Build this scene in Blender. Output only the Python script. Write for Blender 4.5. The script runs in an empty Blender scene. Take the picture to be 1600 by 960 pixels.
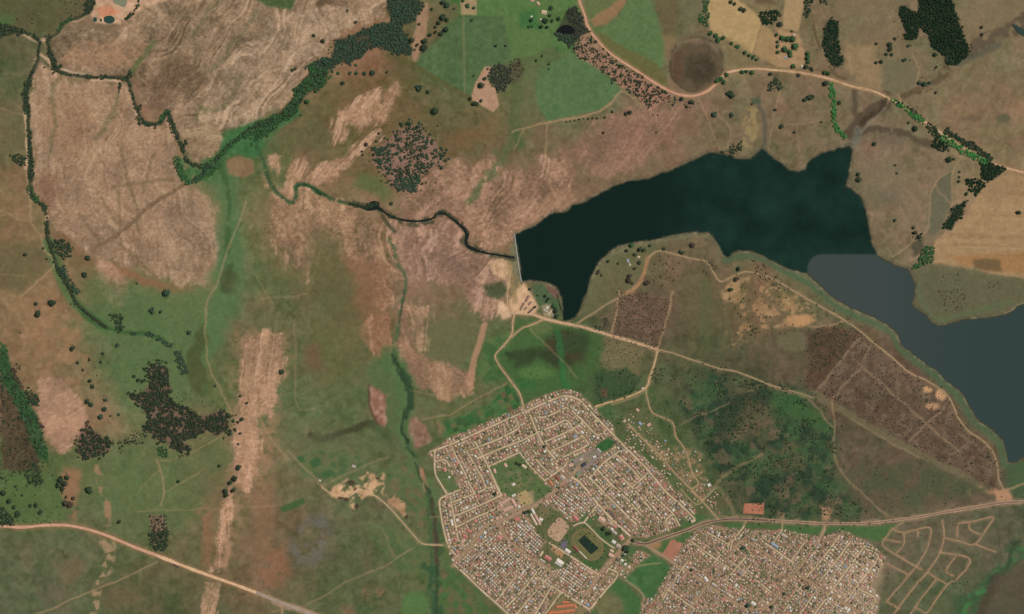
import bpy, math, random
import numpy as np
from mathutils import Vector

random.seed(7)
rng = np.random.default_rng(7)
S = 3.5                                  # metres per photo pixel; +X east, +Y north
scene = bpy.context.scene
col = scene.collection

# ------------------------------------------------------------------ camera, sky, sun, exposure
cam_d = bpy.data.cameras.new("camera")
cam_d.lens = 36.0 * 20000.0 / (1600 * S)
cam_d.sensor_width = 36.0
cam_d.clip_start = 10.0
cam_d.clip_end = 90000.0
cam = bpy.data.objects.new("camera", cam_d)
cam.location = (0, 0, 20000.0)
col.objects.link(cam)
scene.camera = cam

SUN_EL, SUN_AZ = math.radians(58), math.radians(62)
world = bpy.data.worlds.new("World")
scene.world = world
world.use_nodes = True
wn = world.node_tree
sky = wn.nodes.new("ShaderNodeTexSky")
sky.sky_type = 'NISHITA'
sky.sun_disc = False
sky.sun_elevation = SUN_EL
sky.sun_rotation = SUN_AZ
wn.links.new(sky.outputs[0], wn.nodes["Background"].inputs[0])
wn.nodes["Background"].inputs[1].default_value = 0.055

sun_d = bpy.data.lights.new("sun", 'SUN')
sun_d.energy = 3.3
sun_d.angle = math.radians(0.5)
sun_d.color = (1.0, 0.95, 0.87)
sun = bpy.data.objects.new("sun", sun_d)
to_sun = Vector((math.sin(SUN_AZ) * math.cos(SUN_EL), math.cos(SUN_AZ) * math.cos(SUN_EL), math.sin(SUN_EL)))
sun.rotation_euler = (-to_sun).to_track_quat('-Z', 'Y').to_euler()
sun.location = to_sun * 5000
col.objects.link(sun)

scene.view_settings.view_transform = 'Standard'
scene.view_settings.look = 'None'
scene.view_settings.gamma = 1.0
scene.view_settings.exposure = 0.0

# ------------------------------------------------------------------ helpers: colour, noise, masks
def lin(c):
    c = np.asarray(c, dtype=float) / 255.0
    return np.where(c <= 0.04045, c / 12.92, ((c + 0.055) / 1.055) ** 2.4)

ALB = 1.0                                # display value -> albedo factor
def rgba(c):
    l = lin(c) * ALB
    return (float(l[0]), float(l[1]), float(l[2]), 1.0)

_perm = np.random.default_rng(11).random((256, 256))
def vnoise(x, y, seed=0):
    xi = np.floor(x).astype(np.int64); yi = np.floor(y).astype(np.int64)
    fx = x - xi; fy = y - yi
    fx = fx * fx * (3 - 2 * fx); fy = fy * fy * (3 - 2 * fy)
    a = seed * 37; b = seed * 91
    g = lambda i, j: _perm[(i + a) & 255, (j + b) & 255]
    v = (g(xi, yi) * (1 - fx) + g(xi + 1, yi) * fx) * (1 - fy) + (g(xi, yi + 1) * (1 - fx) + g(xi + 1, yi + 1) * fx) * fy
    return v * 2 - 1
def fbm(x, y, scale, octaves=4, seed=0, gain=0.55):
    v = 0; a = 1; t = 0
    for k in range(octaves):
        v = v + a * vnoise(x / scale + 17.3 * k, y / scale - 9.1 * k, seed + k)
        t += a; a *= gain; scale *= 0.5
    return v / t * 1.5
def sstep(a, b, v):
    t = np.clip((v - a) / (b - a), 0, 1)
    return t * t * (3 - 2 * t)

# the grid of the ground, in photo pixels: fine where the picture lies, coarse out to the horizon
STEP = 1.75
dx = np.arange(-64, 1664 + STEP, STEP); dy = np.arange(-48, 1008 + STEP, STEP)
far = np.array([6000, 3500, 2000, 1200, 700, 400, 220, 130, 80, 50, 32, 20, 12, 7, 3.5])
GX = np.concatenate([dx[0] - far, dx, dx[-1] + far[::-1]])
GY = np.concatenate([dy[0] - far, dy, dy[-1] + far[::-1]])
X, Y = np.meshgrid(GX, GY)
NY, NX = X.shape
N1 = fbm(X, Y, 14, 3, 1); N2 = fbm(X, Y, 14, 3, 5)
N3 = fbm(X, Y, 55, 3, 9); N4 = fbm(X, Y, 55, 3, 13)
WARP = {0: (X, Y, 0.0), 1: (X + 1.6 * N1, Y + 1.6 * N2, 3.0), 2: (X + 4 * N1 + 3 * N3, Y + 4 * N2 + 3 * N4, 12.0),
        3: (X + 6 * N1 + 12 * N3, Y + 6 * N2 + 12 * N4, 28.0)}

def box(x0, y0, x1, y1):
    i0 = max(np.searchsorted(GX, x0) - 1, 0); i1 = min(np.searchsorted(GX, x1) + 1, NX)
    j0 = max(np.searchsorted(GY, y0) - 1, 0); j1 = min(np.searchsorted(GY, y1) + 1, NY)
    return (slice(j0, j1), slice(i0, i1))
def line_dist(pts, margin, warp=0, out=None, closed=False, ang=None):
    wx, wy, slack = WARP[warp]
    d = np.full(X.shape, float(margin)) if out is None else out
    n = len(pts)
    for k in range(n if closed else n - 1):
        x0, y0 = pts[k][0], pts[k][1]; x1, y1 = pts[(k + 1) % n][0], pts[(k + 1) % n][1]
        m = margin + slack
        b = box(min(x0, x1) - m, min(y0, y1) - m, max(x0, x1) + m, max(y0, y1) + m)
        px = wx[b] - x0; py = wy[b] - y0
        ex, ey = x1 - x0, y1 - y0
        t = np.clip((px * ex + py * ey) / max(ex * ex + ey * ey, 1e-9), 0, 1)
        dd = np.hypot(px - t * ex, py - t * ey)
        if ang is not None:
            near = dd < d[b]
            ang[b][near] = math.atan2(ey, ex)
        np.minimum(d[b], dd, out=d[b])
    return d
def inside(pts, x, y):
    r = np.zeros(np.shape(x), bool)
    n = len(pts)
    for k in range(n):
        x0, y0 = pts[k][0], pts[k][1]; x1, y1 = pts[(k + 1) % n][0], pts[(k + 1) % n][1]
        if y0 == y1: continue
        r ^= ((y0 > y) != (y1 > y)) & (x < (x1 - x0) * (y - y0) / (y1 - y0) + x0)
    return r
def smooth(pts, closed=False, step=3.0):
    p = [np.array(q[:2], float) for q in pts]
    n = len(p); out = []
    for k in range(n if closed else n - 1):
        if closed: a, b, c, d = p[k - 1], p[k], p[(k + 1) % n], p[(k + 2) % n]
        else: a, b, c, d = p[max(k - 1, 0)], p[k], p[k + 1], p[min(k + 2, n - 1)]
        m = max(1, int(np.linalg.norm(c - b) / step))
        for t in np.arange(m) / m:
            out.append(0.5 * ((2 * b) + (c - a) * t + (2 * a - 5 * b + 4 * c - d) * t * t + (3 * b - a - 3 * c + d) * t ** 3))
    if not closed: out.append(p[-1])
    return [(float(q[0]), float(q[1])) for q in out]
def poly_mask(pts, feather=3.0, warp=1):
    wx, wy, slack = WARP[warp]
    xs = [q[0] for q in pts]; ys = [q[1] for q in pts]
    m = feather + slack
    b = box(min(xs) - m, min(ys) - m, max(xs) + m, max(ys) + m)
    ins = inside(pts, wx[b], wy[b])
    d = line_dist(pts, feather, warp, closed=True)[b]
    sd = np.where(ins, d, -d)
    return b, sstep(-feather, feather, sd)

# ------------------------------------------------------------------ the land cover, as measured from above (display colours)
def ridged(x, y, scale, octaves, seed):
    v = 0; amp = 1; t = 0
    for k in range(octaves):
        v = v + amp * (1 - 2.6 * np.abs(vnoise(x / scale + 31 * k, y / scale + 7 * k, seed + k))); t += amp; amp *= 0.6; scale *= 0.52
    return v / t
BASE = [
(60,30,88,84,58),(20,90,84,86,60),(25,180,90,90,62),(20,235,112,98,70),(150,70,126,104,80),(230,50,120,101,77),(300,60,128,106,82),
(270,130,108,88,68),(340,100,116,101,76),(380,40,126,108,82),(430,80,142,118,92),(480,60,134,107,80),(560,20,126,99,72),(590,60,120,92,68),
(90,200,138,110,82),(170,200,134,107,79),(200,280,138,112,86),(280,330,148,120,92),(300,420,150,120,92),(120,300,134,104,80),
(180,380,130,106,80),(240,200,132,106,80),(30,290,112,98,68),(25,340,128,104,75),(50,430,112,96,66),(10,460,128,104,80),(40,480,136,106,78),
(60,550,124,100,72),(30,400,105,93,64),(100,620,128,102,76),(360,250,72,95,56),(350,400,76,106,64),(250,480,86,102,64),(200,560,86,101,64),
(250,540,88,103,66),(330,620,80,96,58),(420,430,100,94,64),(480,400,112,96,66),(520,350,128,104,78),(560,440,118,92,68),(440,340,120,100,72),
(500,480,92,94,60),(480,560,88,96,62),(540,520,97,92,62),(470,640,90,98,65),(560,620,92,96,64),(440,500,94,94,64),(350,560,104,96,66),(350,680,100,94,64),
(650,420,134,106,86),(700,340,138,107,86),(740,430,122,96,72),(710,520,104,98,68),(760,300,130,101,79),(680,290,118,96,70),
(620,150,108,89,61),(560,180,104,87,59),(500,220,100,88,60),(700,200,98,88,60),(800,200,98,92,62),(880,230,114,95,72),(960,230,124,98,78),(1010,210,122,97,77),(850,320,128,100,78),
(1080,190,118,98,76),(1150,200,112,98,74),(950,275,110,92,68),(690,90,78,98,62),(790,50,80,106,62),(830,60,80,108,62),(900,140,80,106,66),
(980,40,88,102,64),(1050,20,98,90,66),(1150,60,130,112,82),(1230,170,108,95,70),(1260,60,112,98,72),(1330,60,116,102,76),(1400,120,112,100,76),
(1500,170,120,101,75),(1550,50,116,102,76),(1560,210,124,104,78),(1420,280,118,102,78),(1380,250,114,100,78),(1400,350,116,102,78),(1560,340,144,120,90),
(1230,200,112,97,72),(1200,220,108,96,72),(1290,190,110,98,74),(950,420,98,96,68),(1000,400,104,96,70),(1080,440,98,90,66),(1180,470,112,98,68),(1150,400,98,94,68),(1300,450,98,96,68),
(1100,520,92,86,62),(1020,490,94,80,64),(1060,410,100,94,68),(1240,560,96,88,66),(1330,580,94,80,62),(1400,620,92,80,62),(1450,700,92,82,62),
(1380,730,90,84,64),(1450,780,92,88,66),(1330,770,88,82,62),(1150,650,58,74,50),(1200,700,64,76,52),(1220,770,62,80,52),(1100,600,70,80,54),
(1050,570,84,88,60),(1160,600,74,78,54),(880,560,64,80,50),(850,600,64,92,54),(920,640,70,88,56),(1000,650,82,88,58),(1060,690,74,88,56),(1120,740,78,88,58),
(780,560,74,94,56),(740,600,92,96,62),(60,760,74,88,52),(100,870,84,88,62),(200,780,86,98,62),(250,800,84,96,60),(200,900,80,85,56),(320,880,98,88,62),(60,920,82,88,62),
(280,930,74,78,52),(380,800,104,92,64),(430,860,108,88,64),(500,860,82,84,62),(560,900,80,86,58),(420,740,102,94,66),(620,860,80,90,58),
(560,800,82,88,60),(500,930,80,86,56),(520,720,84,94,60),(620,740,84,92,60),(690,920,76,92,54),(740,950,82,88,56),(1420,850,97,90,69),(1500,850,94,89,68),(1560,880,86,84,64),
(1590,940,82,76,60),(1530,940,72,90,58),(1480,950,84,88,62),(1200,850,100,92,66),(1500,470,94,92,68),(1570,470,96,92,68),(800,460,110,96,70)]

g = 8
bx = np.arange(-80, 1690, g); by = np.arange(-60, 1030, g)
BX, BY = np.meshgrid(bx, by)
acc = np.zeros(BX.shape + (3,)); wt = np.zeros(BX.shape)
for x, y, r, gg, b in BASE:
    w = np.exp(-((BX - x) ** 2 + (BY - y) ** 2) / (2 * 42.0 ** 2)) + 1e-7 / (1 + ((BX - x) ** 2 + (BY - y) ** 2) / 1e4)
    acc += w[..., None] * np.array([r, gg, b]); wt += w
acc /= wt[..., None]
def sample(arr, ax, ay, x, y):
    fx = np.clip((x - ax[0]) / (ax[1] - ax[0]), 0, len(ax) - 1.001); fy = np.clip((y - ay[0]) / (ay[1] - ay[0]), 0, len(ay) - 1.001)
    i = fx.astype(int); j = fy.astype(int); u = fx - i; v = fy - j
    if arr.ndim == 3: u = u[..., None]; v = v[..., None]
    return (arr[j, i] * (1 - u) + arr[j, i + 1] * u) * (1 - v) + (arr[j + 1, i] * (1 - u) + arr[j + 1, i + 1] * u) * v
C = sample(acc, bx, by, WARP[3][0], WARP[3][1])
edge = sstep(15, 150, np.maximum(np.maximum(-X, X - 1600), np.maximum(-Y, Y - 960)))[..., None]     # beyond the mapped country: plain veld
C = C * (1 - edge) + (np.array([102, 94, 67]) + 8 * fbm(X, Y, 400, 3, 15)[..., None] * np.array([1, .3, .5])) * edge
ROCK = np.zeros(X.shape)                 # how much bare rock shows: drives the relief
# broad patchiness: grass greener and drier
hue = fbm(X, Y, 34, 4, 21)
C += hue[..., None] * np.array([9, 1, 4])
C += fbm(X + 9 * N1, Y + 9 * N2, 20, 4, 23)[..., None] * np.array([5, 6, 5])
C += fbm(X, Y, 13, 4, 22)[..., None] * np.array([6, 3, 3])
C += fbm(X + 5 * N1, Y + 5 * N2, 7, 3, 25)[..., None] * np.array([9, 8, 7])
C -= (np.clip(ridged(X + 6 * N1, Y + 6 * N2, 26, 4, 171) - 0.45, 0, 1) * 22)[..., None] * np.array([1, 0.8, 0.8])

def blend(b, m, c):
    C[b] = C[b] * (1 - m[..., None]) + np.asarray(c, float) * m[..., None]
def poly(pts, c, feather=3.0, warp=1, op=1.0, rock=0.0, patch=None, sm=False, vary=0.0):
    if sm: pts = smooth(pts, True, 6)
    b, m = poly_mask(pts, feather, warp)
    if rock: m = sstep(0.25, 0.75, m + (0.55 * fbm(X[b], Y[b], 12, 2, 38) + 0.4 * fbm(X[b], Y[b], 5, 2, 37)) * (1 - np.abs(2 * m - 1)) * 1.6)
    m = m * op
    if patch: m = m * sstep(patch[1] - 0.22, patch[1] + 0.22, fbm(X[b], Y[b], patch[0], 4, 31 + int(patch[0])))
    cc = np.asarray(c, float)
    if vary: cc = cc + vary * fbm(X[b], Y[b], 7, 4, 41)[..., None] * np.array([1, 0.9, 0.8])
    blend(b, m, cc)
    if rock: ROCK[b] = ROCK[b] * (1 - m) + rock * m
    return b, m
def stroke(pts, w, c, feather=1.5, warp=1, op=1.0, patch=None, sm=True):
    if sm: pts = smooth(pts, False, 5)
    d = line_dist(pts, w / 2 + feather + 1, warp)
    m = (1 - sstep(w / 2 - feather * 0.5, w / 2 + feather, d)) * op
    if patch: m = m * sstep(patch[1] - 0.2, patch[1] + 0.2, fbm(X, Y, patch[0], 3, 61))
    i = np.where(m.max(1) > 0)[0]; j = np.where(m.max(0) > 0)[0]
    if len(i) == 0: return
    b = (slice(i[0], i[-1] + 1), slice(j[0], j[-1] + 1))
    blend(b, m[b], c)
def blob(x, y, rx, ry, c, feather=4.0, warp=1, op=1.0, **k):
    a = np.linspace(0, 2 * math.pi, 20, endpoint=False)
    poly([(x + rx * math.cos(t), y + ry * math.sin(t)) for t in a], c, feather, warp, op, **k)
STRATA = np.zeros(X.shape)
LOBE = fbm(X, Y, 95, 2, 151); LOBE2 = fbm(X, Y, 48, 2, 157)
def noise1(v, seed):
    i = np.floor(v).astype(np.int64); f = v - i; f = f * f * (3 - 2 * f)
    g = lambda k: _perm[(k * 3 + seed) & 255, (k * 7 + seed * 5) & 255]
    return (g(i) * (1 - f) + g(i + 1) * f) * 2 - 1
PEND = []
def rpoly(pts, c, feather=6.0, warp=1, op=1.0, rock=0.5, vary=0.0):
    """bare rock: the patch is held back until streak() breaks its edges along the beds"""
    b, m = poly_mask(pts, feather + 5, warp)
    PEND.append((c, op, rock)); return b, m
def streak(b, m, ang, along, across, amp, seed, col_hi, col_lo, bend=0.0):
    """layered rock: broken light and dark bands, the outcrop of beds lying roughly along ang, cut by a net of cracks"""
    x = X[b] + 1.5 * N1[b]; y = Y[b] + 1.5 * N2[b]
    a = math.radians(ang); k = 1.0 if PEND else 0.0
    u = x * math.cos(a) + y * math.sin(a); v = -x * math.sin(a) + y * math.cos(a)
    v = v + k * ((6 + 2.6 * bend) * LOBE[b] + (2 + 0.9 * bend) * LOBE2[b])
    brk = sstep(-0.35, 0.55, vnoise(u / along, v / (across * 2.5), seed) + 0.7 * fbm(x, y, 16, 2, seed + 5))
    n = 0.75 * noise1(v / (across * 0.55), seed) + 0.6 * noise1(v / (across * 1.6), seed + 9)
    n = n * (0.12 + 0.8 * brk) + 0.14 * SPECK[b]
    if PEND:
        c, op, rk = PEND.pop()
        big = fbm(x, y, 30, 3, seed + 7); fine = fbm(x, y, 5, 2, seed + 3)
        crk = ridged(u * 0.55 + 4 * N1[b], v + 4 * N2[b], 17, 4, seed + 40)
        n = n + 0.45 * big + 0.30 * fine - 0.55 * np.clip(crk - 0.28, 0, 1) * 1.6 + 0.10
        m = sstep(0.24, 0.84, m + 0.42 * (n + 0.4 * big) * sstep(0.02, 0.4, m) * (1 - 0.75 * sstep(0.75, 1.0, m))) * 1.0
        cc = np.asarray(c, float) + big[..., None] * np.array([10, 6, 3])
        C[b] = C[b] * (1 - op * m[..., None]) + cc * op * m[..., None]
        ROCK[b] = np.maximum(ROCK[b] * (1 - m), rk * m)
        STRATA[b] += np.clip(n, -1.3, 1.2) * m * amp
    hi = np.clip(n * 1.2 - 0.05, 0, 1)[..., None]; lo = np.clip(-n * 1.2 - 0.05, 0, 1)[..., None]
    mm = np.minimum(m[..., None] * amp * 1.45, 0.9)
    C[b] = C[b] * (1 - mm * hi) + np.asarray(col_hi, float) * mm * hi
    C[b] = C[b] * (1 - mm * lo) + np.asarray(col_lo, float) * mm * lo

SPECK = np.random.default_rng(5).normal(0, 1, X.shape)
SPECK[:, 1:] = 0.75 * SPECK[:, 1:] + 0.25 * SPECK[:, :-1]
GREEN = (76, 104, 60); TAN = (152, 122, 94); PINK = (158, 122, 98); OLIVE = (92, 90, 58); PALE = (182, 152, 122); DARK = (66, 62, 46)
# --- western plateaus of layered rock
R0 = [(55,95),(80,112),(90,125),(130,128),(185,130),(205,150),(215,175),(215,195),(250,200),(262,185),(272,215),(275,275),(285,290),(310,300),(335,320),(340,350),(342,380),(335,420),(312,452),(280,448),(240,430),(200,415),(160,405),(140,395),(115,380),(90,360),(78,340),(72,320),(55,300),(55,250),(50,190),(50,150)]
b, m = rpoly(R0, (146,119,94), 6, 2, 0.9, rock=0.8)
streak(b, m, 78, 60, 4, 0.42, 3, (174,145,117), (116,92,70), 7)
R1 = [(290,240),(310,255),(340,235),(345,222),(360,205),(400,188),(440,168),(460,140),(480,110),(510,75),(540,45),(600,20),(610,0),(600,-60),(330,-60),(260,0),(220,15),(190,40),(140,40),(110,40),(75,65),(75,80),(100,100),(140,115),(190,118),(215,130),(220,160),(262,168),(280,215)]
b, m = rpoly(R1, (132,110,86), 6, 2, 0.8, rock=0.9)
streak(b, m, 120, 40, 6, 0.6, 17, (170,142,114), (90,74,55), 14)
R1b = [(330,110),(400,60),(430,20),(520,10),(600,0),(600,30),(540,45),(500,80),(470,120),(450,150),(400,185),(350,205),(310,200),(320,150)]
b, m = rpoly(R1b, (144,121,97), 10, 2, 0.7, rock=0.8)
streak(b, m, 122, 70, 4.5, 0.6, 27, (180,152,124), (106,88,66), 8)
blob(270,125,42,26,(92,74,56),12,3,0.65); blob(255,160,20,12,(84,66,52),8,2,0.5); blob(285,20,20,14,(98,84,64),8,3,0.5)
for c_ in [((120,70),(200,60),(235,75),(215,100),(150,112),(100,95)),]:
    b, m = rpoly(list(c_), (134,104,80), 8, 2, 0.45); streak(b, m, 15, 30, 4, 0.5, 33, (160,124,94), (104,82,62), 8)
blob(105,190,40,40,(140,106,80),14,3,0.4); blob(75,300,18,30,(116,84,64),10,2,0.55)
stroke([(300,280),(275,297),(230,325),(205,350),(180,370),(145,390)],5,(110,88,66),2.5,1,0.8)
for pl in [[(190,235),(200,280),(213,320),(215,350),(220,370)],[(125,335),(140,355),(155,375)],[(185,380),(215,405),(245,435)],[(185,300),(187,340),(188,360)],[(240,240),(228,280),(225,300)],[(175,295),(200,288),(240,283),(270,280)],[(160,310),(180,345)]]:
    stroke(pl,4,(108,92,66),2.5,1,0.55)
for pl in [[(185,148),(172,182),(150,215)],[(85,125),(84,200),(80,240)],[(312,170),(300,200),(290,225)],[(375,120),(350,170),(310,175)],[(400,20),(370,60),(330,110)],[(235,70),(222,90),(208,108)],[(300,60),(320,30),(345,0)]]:
    stroke(pl,4.5,(96,94,64),4,2,0.5)
stroke([(205,118),(215,100),(240,68)],6,(88,96,58),3,1,0.7)
b, m = rpoly([(150,405),(172,410),(195,428),(200,455),(190,478),(170,470),(155,445)],(148,114,91),6,1,0.9,rock=0.6); streak(b, m, 70, 24, 4, 0.5, 135, (172,138,112), (112,86,66), 12)
b, m = rpoly([(285,235),(310,257),(340,237),(346,222),(338,195),(300,190),(288,210)],(134,112,86),5,1,0.85,rock=0.6); streak(b, m, 15, 30, 4, 0.5, 139, (164,138,108), (98,82,62), 8)
poly([(175,410),(230,436),(280,448),(312,452),(300,460),(265,458),(225,448),(190,428)],(132,96,68),4,2,0.8)
poly([(110,400),(150,405),(155,440),(170,470),(150,480),(130,450),(112,420)],(110,92,62),6,2,0.6)
# far west slope
poly([(0,300),(40,310),(60,345),(70,400),(90,450),(100,500),(110,560),(60,560),(0,520)],(136,110,78),6,2,0.55,patch=(22,0.0),vary=14)
poly([(60,480),(120,480),(140,560),(120,620),(60,600),(20,540)],(150,116,86),6,2,0.55,patch=(18,0.15),vary=14)
poly([(0,375),(60,380),(85,412),(60,440),(32,462),(0,450)],(92,86,58),8,2,0.6)
b, m = rpoly([(60,590),(100,588),(120,618),(138,645),(138,655),(125,680),(108,705),(92,712),(78,695),(68,670),(58,640)],(154,121,97),4,1,0.95,rock=0.3); streak(b, m, 150, 30, 5, 0.4, 131, (176,142,116), (122,96,74), 8)
poly([(0,230),(40,235),(44,180),(0,160)],(98,92,62),8,2,0.4)
# pale bare banks of the western stream
for pl in [[(35,53),(50,60),(62,65),(75,61),(88,55),(95,47)],[(105,34),(120,32),(135,25)],[(62,65),(60,85),(58,98),(52,112)],[(40,180),(42,200),(43,235)],[(48,308),(62,316),(73,330),(74,350)],[(145,126),(165,124),(190,128)],[(205,135),(212,160),(215,180)],[(65,85),(80,100),(86,120)],[(40,262),(44,240)]]:
    stroke(pl,4,(186,154,124),1.5,1,0.85)
poly([(93,107),(115,112),(133,115),(130,123),(100,118)],(192,168,142),2,1,0.9,vary=14)
# north-west gravel pit
poly([(148,0),(150,-40),(280,-40),(270,0),(230,10),(205,30),(190,38),(150,36),(142,25)],(186,150,120),3,1,0.9,vary=26)
poly([(150,15),(170,8),(190,20),(175,25),(160,30)],(190,120,88),3,1,0.7)
poly([(0,22),(22,25),(25,36),(0,42)],(70,106,56),5,1,0.9)
poly([(0,0),(135,0),(135,25),(100,35),(90,55),(60,60),(35,45),(0,35)],(82,82,54),6,2,0.5)
# --- marsh and the green valley
poly([(275,245),(290,252),(320,255),(345,240),(375,235),(400,222),(412,240),(395,250),(370,244),(352,260),(357,282),(345,290),(330,285),(310,282),(292,288),(278,275)],(64,98,58),4,1,0.9,vary=14,patch=(10,-0.45))
poly([(345,240),(345,222),(358,207),(400,188),(425,185),(445,175),(465,165),(470,180),(440,200),(420,225),(400,245),(370,240)],(62,100,60),4,1,0.9,vary=12)
stroke([(348,275),(355,310),(352,350),(355,400),(350,440),(352,480),(325,520),(310,540)],32,(80,106,66),14,3,0.85)
stroke([(345,262),(355,295),(358,330),(352,380),(358,420),(350,455)],7,(60,84,50),4,2,0.75,patch=(14,-0.15))
blob(355,440,12,18,(72,74,50),7,2,0.7)
poly([(352,250),(375,243),(396,252),(398,270),(380,280),(358,272)],(132,102,76),3,1,0.85,vary=12)
poly([(310,285),(340,290),(350,330),(345,380),(335,350),(325,320)],(100,104,70),8,2,0.5)
poly([(130,440),(240,460),(330,460),(330,540),(300,600),(250,640),(190,610),(170,520),(140,480)],(84,104,64),18,3,0.65)
stroke([(75,380),(88,412),(100,445),(125,480),(165,512)],14,(74,102,60),6,1,0.8)
stroke([(120,478),(140,500),(165,512),(200,520),(230,522),(260,535)],5,(56,84,48),3,1,0.8)
poly([(290,548),(320,505),(323,530),(312,560),(325,592),(315,620),(302,612),(290,580)],(70,76,46),5,2,0.75)
poly([(80,700),(100,715),(140,720),(240,700),(300,700),(350,660),(360,700),(340,760),(320,810),(260,830),(180,830),(150,790),(110,740)],(82,98,60),16,3,0.45)
poly([(0,735),(60,735),(110,760),(100,815),(0,820)],(76,98,56),8,2,0.7)
poly([(0,590),(20,618),(42,665),(60,712),(60,735),(0,735)],(72,62,46),5,2,0.85,vary=14)
poly([(0,535),(10,540),(14,562),(20,585),(32,605),(46,630),(58,650),(64,672),(74,702),(76,720),(60,716),(48,690),(38,660),(18,622),(0,592)],(50,78,48),3,1,0.95,vary=10)
poly([(100,732),(125,735),(130,760),(118,815),(108,810),(100,770)],(138,100,74),8,2,0.8,patch=(16,-0.5))
stroke([(150,730),(155,750),(168,790),(168,818)],9,(150,116,88),3,1,0.75,patch=(12,-0.15))
stroke([(155,845),(170,860),(165,890),(152,925),(148,965)],12,(152,126,96),3,1,0.8,patch=(9,0.05))
stroke([(178,845),(178,875),(172,895)],4,(150,126,96),2,1,0.6,patch=(9,0.05))
poly([(310,805),(330,800),(335,840),(330,885),(315,880),(318,845)],(126,94,68),9,3,0.75,patch=(14,-0.3))
blob(275,905,22,22,(102,96,68),9,2,0.5,patch=(10,0.1)); blob(110,890,15,20,(104,90,66),10,3,0.6); blob(185,945,25,16,(98,84,62),10,3,0.5); blob(90,930,25,14,(96,86,68),10,3,0.5)
# --- long pale rock strip
RS = [(372,532),(400,521),(420,517),(442,525),(450,545),(446,575),(432,605),(425,650),(405,652),(408,700),(400,745),(392,765),(365,760),(360,800),(352,850),(345,890),(332,893),(345,820),(355,770),(362,735),(366,690),(374,640),(372,580)]
poly([(362,520),(420,508),(455,525),(455,580),(440,640),(430,720),(420,790),(385,800),(350,890),(325,893),(345,800),(352,720),(362,640),(362,570)],(140,112,84),12,2,0.6,patch=(9,0.0))
b, m = rpoly(RS, (154,121,95), 9, 1, 0.9, rock=0.7)
streak(b, m, 95, 60, 3.2, 0.7, 7, (186,148,120), (120,94,68))
b, m = rpoly([(322,910),(345,908),(338,960),(320,1000),(312,990)], (150,122,94), 3, 1, 0.75, rock=0.5); streak(b, m, 100, 30, 3, 0.6, 9, (180,146,116), (104,90,62))
poly([(355,840),(365,850),(352,890),(345,885)],(156,124,96),3,1,0.7)
poly([(385,700),(400,720),(415,700),(410,660),(430,650),(425,700),(410,760),(395,760)],(140,110,80),5,1,0.5,patch=(8,0))
poly([(400,870),(430,858),(452,855),(456,900),(430,920),(400,915)],(128,92,68),10,3,0.75,patch=(14,-0.25))
poly([(395,760),(430,740),(430,820),(420,860),(395,870)],(122,96,70),8,2,0.5)
# --- centre: rock slopes south of the middle stream
R2 = [(430,305),(480,296),(540,315),(600,345),(625,370),(622,410),(632,440),(622,470),(600,480),(580,450),(560,430),(545,400),(500,400),(480,440),(440,410),(425,350)]
b, m = rpoly(R2, (138,109,84), 18, 2, 0.8, rock=0.8)
streak(b, m, 83, 70, 5, 0.65, 19, (178,142,114), (96,82,57), 10)
R3 = [(605,345),(660,350),(690,340),(715,356),(722,386),(760,398),(802,405),(795,430),(790,470),(772,490),(755,515),(735,480),(705,445),(665,440),(640,430),(620,390)]
b, m = rpoly(R3, (137,107,87), 13, 2, 0.9, rock=0.7)
streak(b, m, 110, 45, 4.5, 0.6, 23, (180,144,122), (106,84,68), 8)
poly([(490,370),(540,370),(545,400),(560,430),(560,480),(520,500),(490,470),(480,410)],(88,88,56),14,3,0.6)
poly([(550,400),(600,420),(615,480),(600,500),(560,490)],(126,92,68),14,3,0.6)
poly([(650,400),(720,400),(730,440),(700,440),(660,430)],(118,96,82),14,3,0.4)
R5 = [(620,478),(642,475),(645,520),(655,550),(672,560),(720,575),(737,580),(736,615),(700,623),(655,612),(640,592),(625,556),(618,538)]
b, m = rpoly(R5, (142,109,86), 9, 1, 0.85, rock=0.6); streak(b, m, 70, 30, 4, 0.5, 29, (176,140,112), (116,90,68), 4)
b, m = rpoly([(650,480),(668,480),(665,520),(672,545),(655,550),(645,515)],(158,124,98),4,1,0.8,rock=0.5); streak(b, m, 95, 30, 3, 0.5, 37, (180,146,118), (112,90,66))
poly([(672,505),(745,488),(742,540),(722,572),(682,566),(665,540)],(98,97,66),6,2,0.85)
b, m = rpoly([(575,492),(612,486),(613,550),(592,560),(578,548),(560,520)],(142,104,78),4,1,0.85,rock=0.5); streak(b, m, 88, 30, 3.5, 0.5, 43, (168,130,102), (116,84,62))
poly([(500,505),(560,500),(580,560),(570,600),(510,600),(480,560)],(96,94,60),16,3,0.6)
poly([(478,540),(500,535),(505,575),(480,575)],(108,80,60),8,2,0.6)
stroke([(757,508),(750,535),(742,560),(736,585),(735,605)],9,(164,124,98),2.5,1,0.85)
poly([(576,602),(590,605),(605,620),(603,645),(607,660),(600,668),(590,660),(580,640),(577,620)],(144,106,88),1.8,1,0.95,vary=26)
stroke([(575,603),(577,622),(581,645),(592,664)],3,(84,62,50),1.5,1,0.7)
poly([(638,655),(650,652),(665,665),(675,690),(650,702),(638,685)],(138,104,88),3.5,1,0.85,vary=26)
poly([(685,660),(697,668),(698,680),(686,680)],(140,106,86),3,1,0.7)
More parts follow.
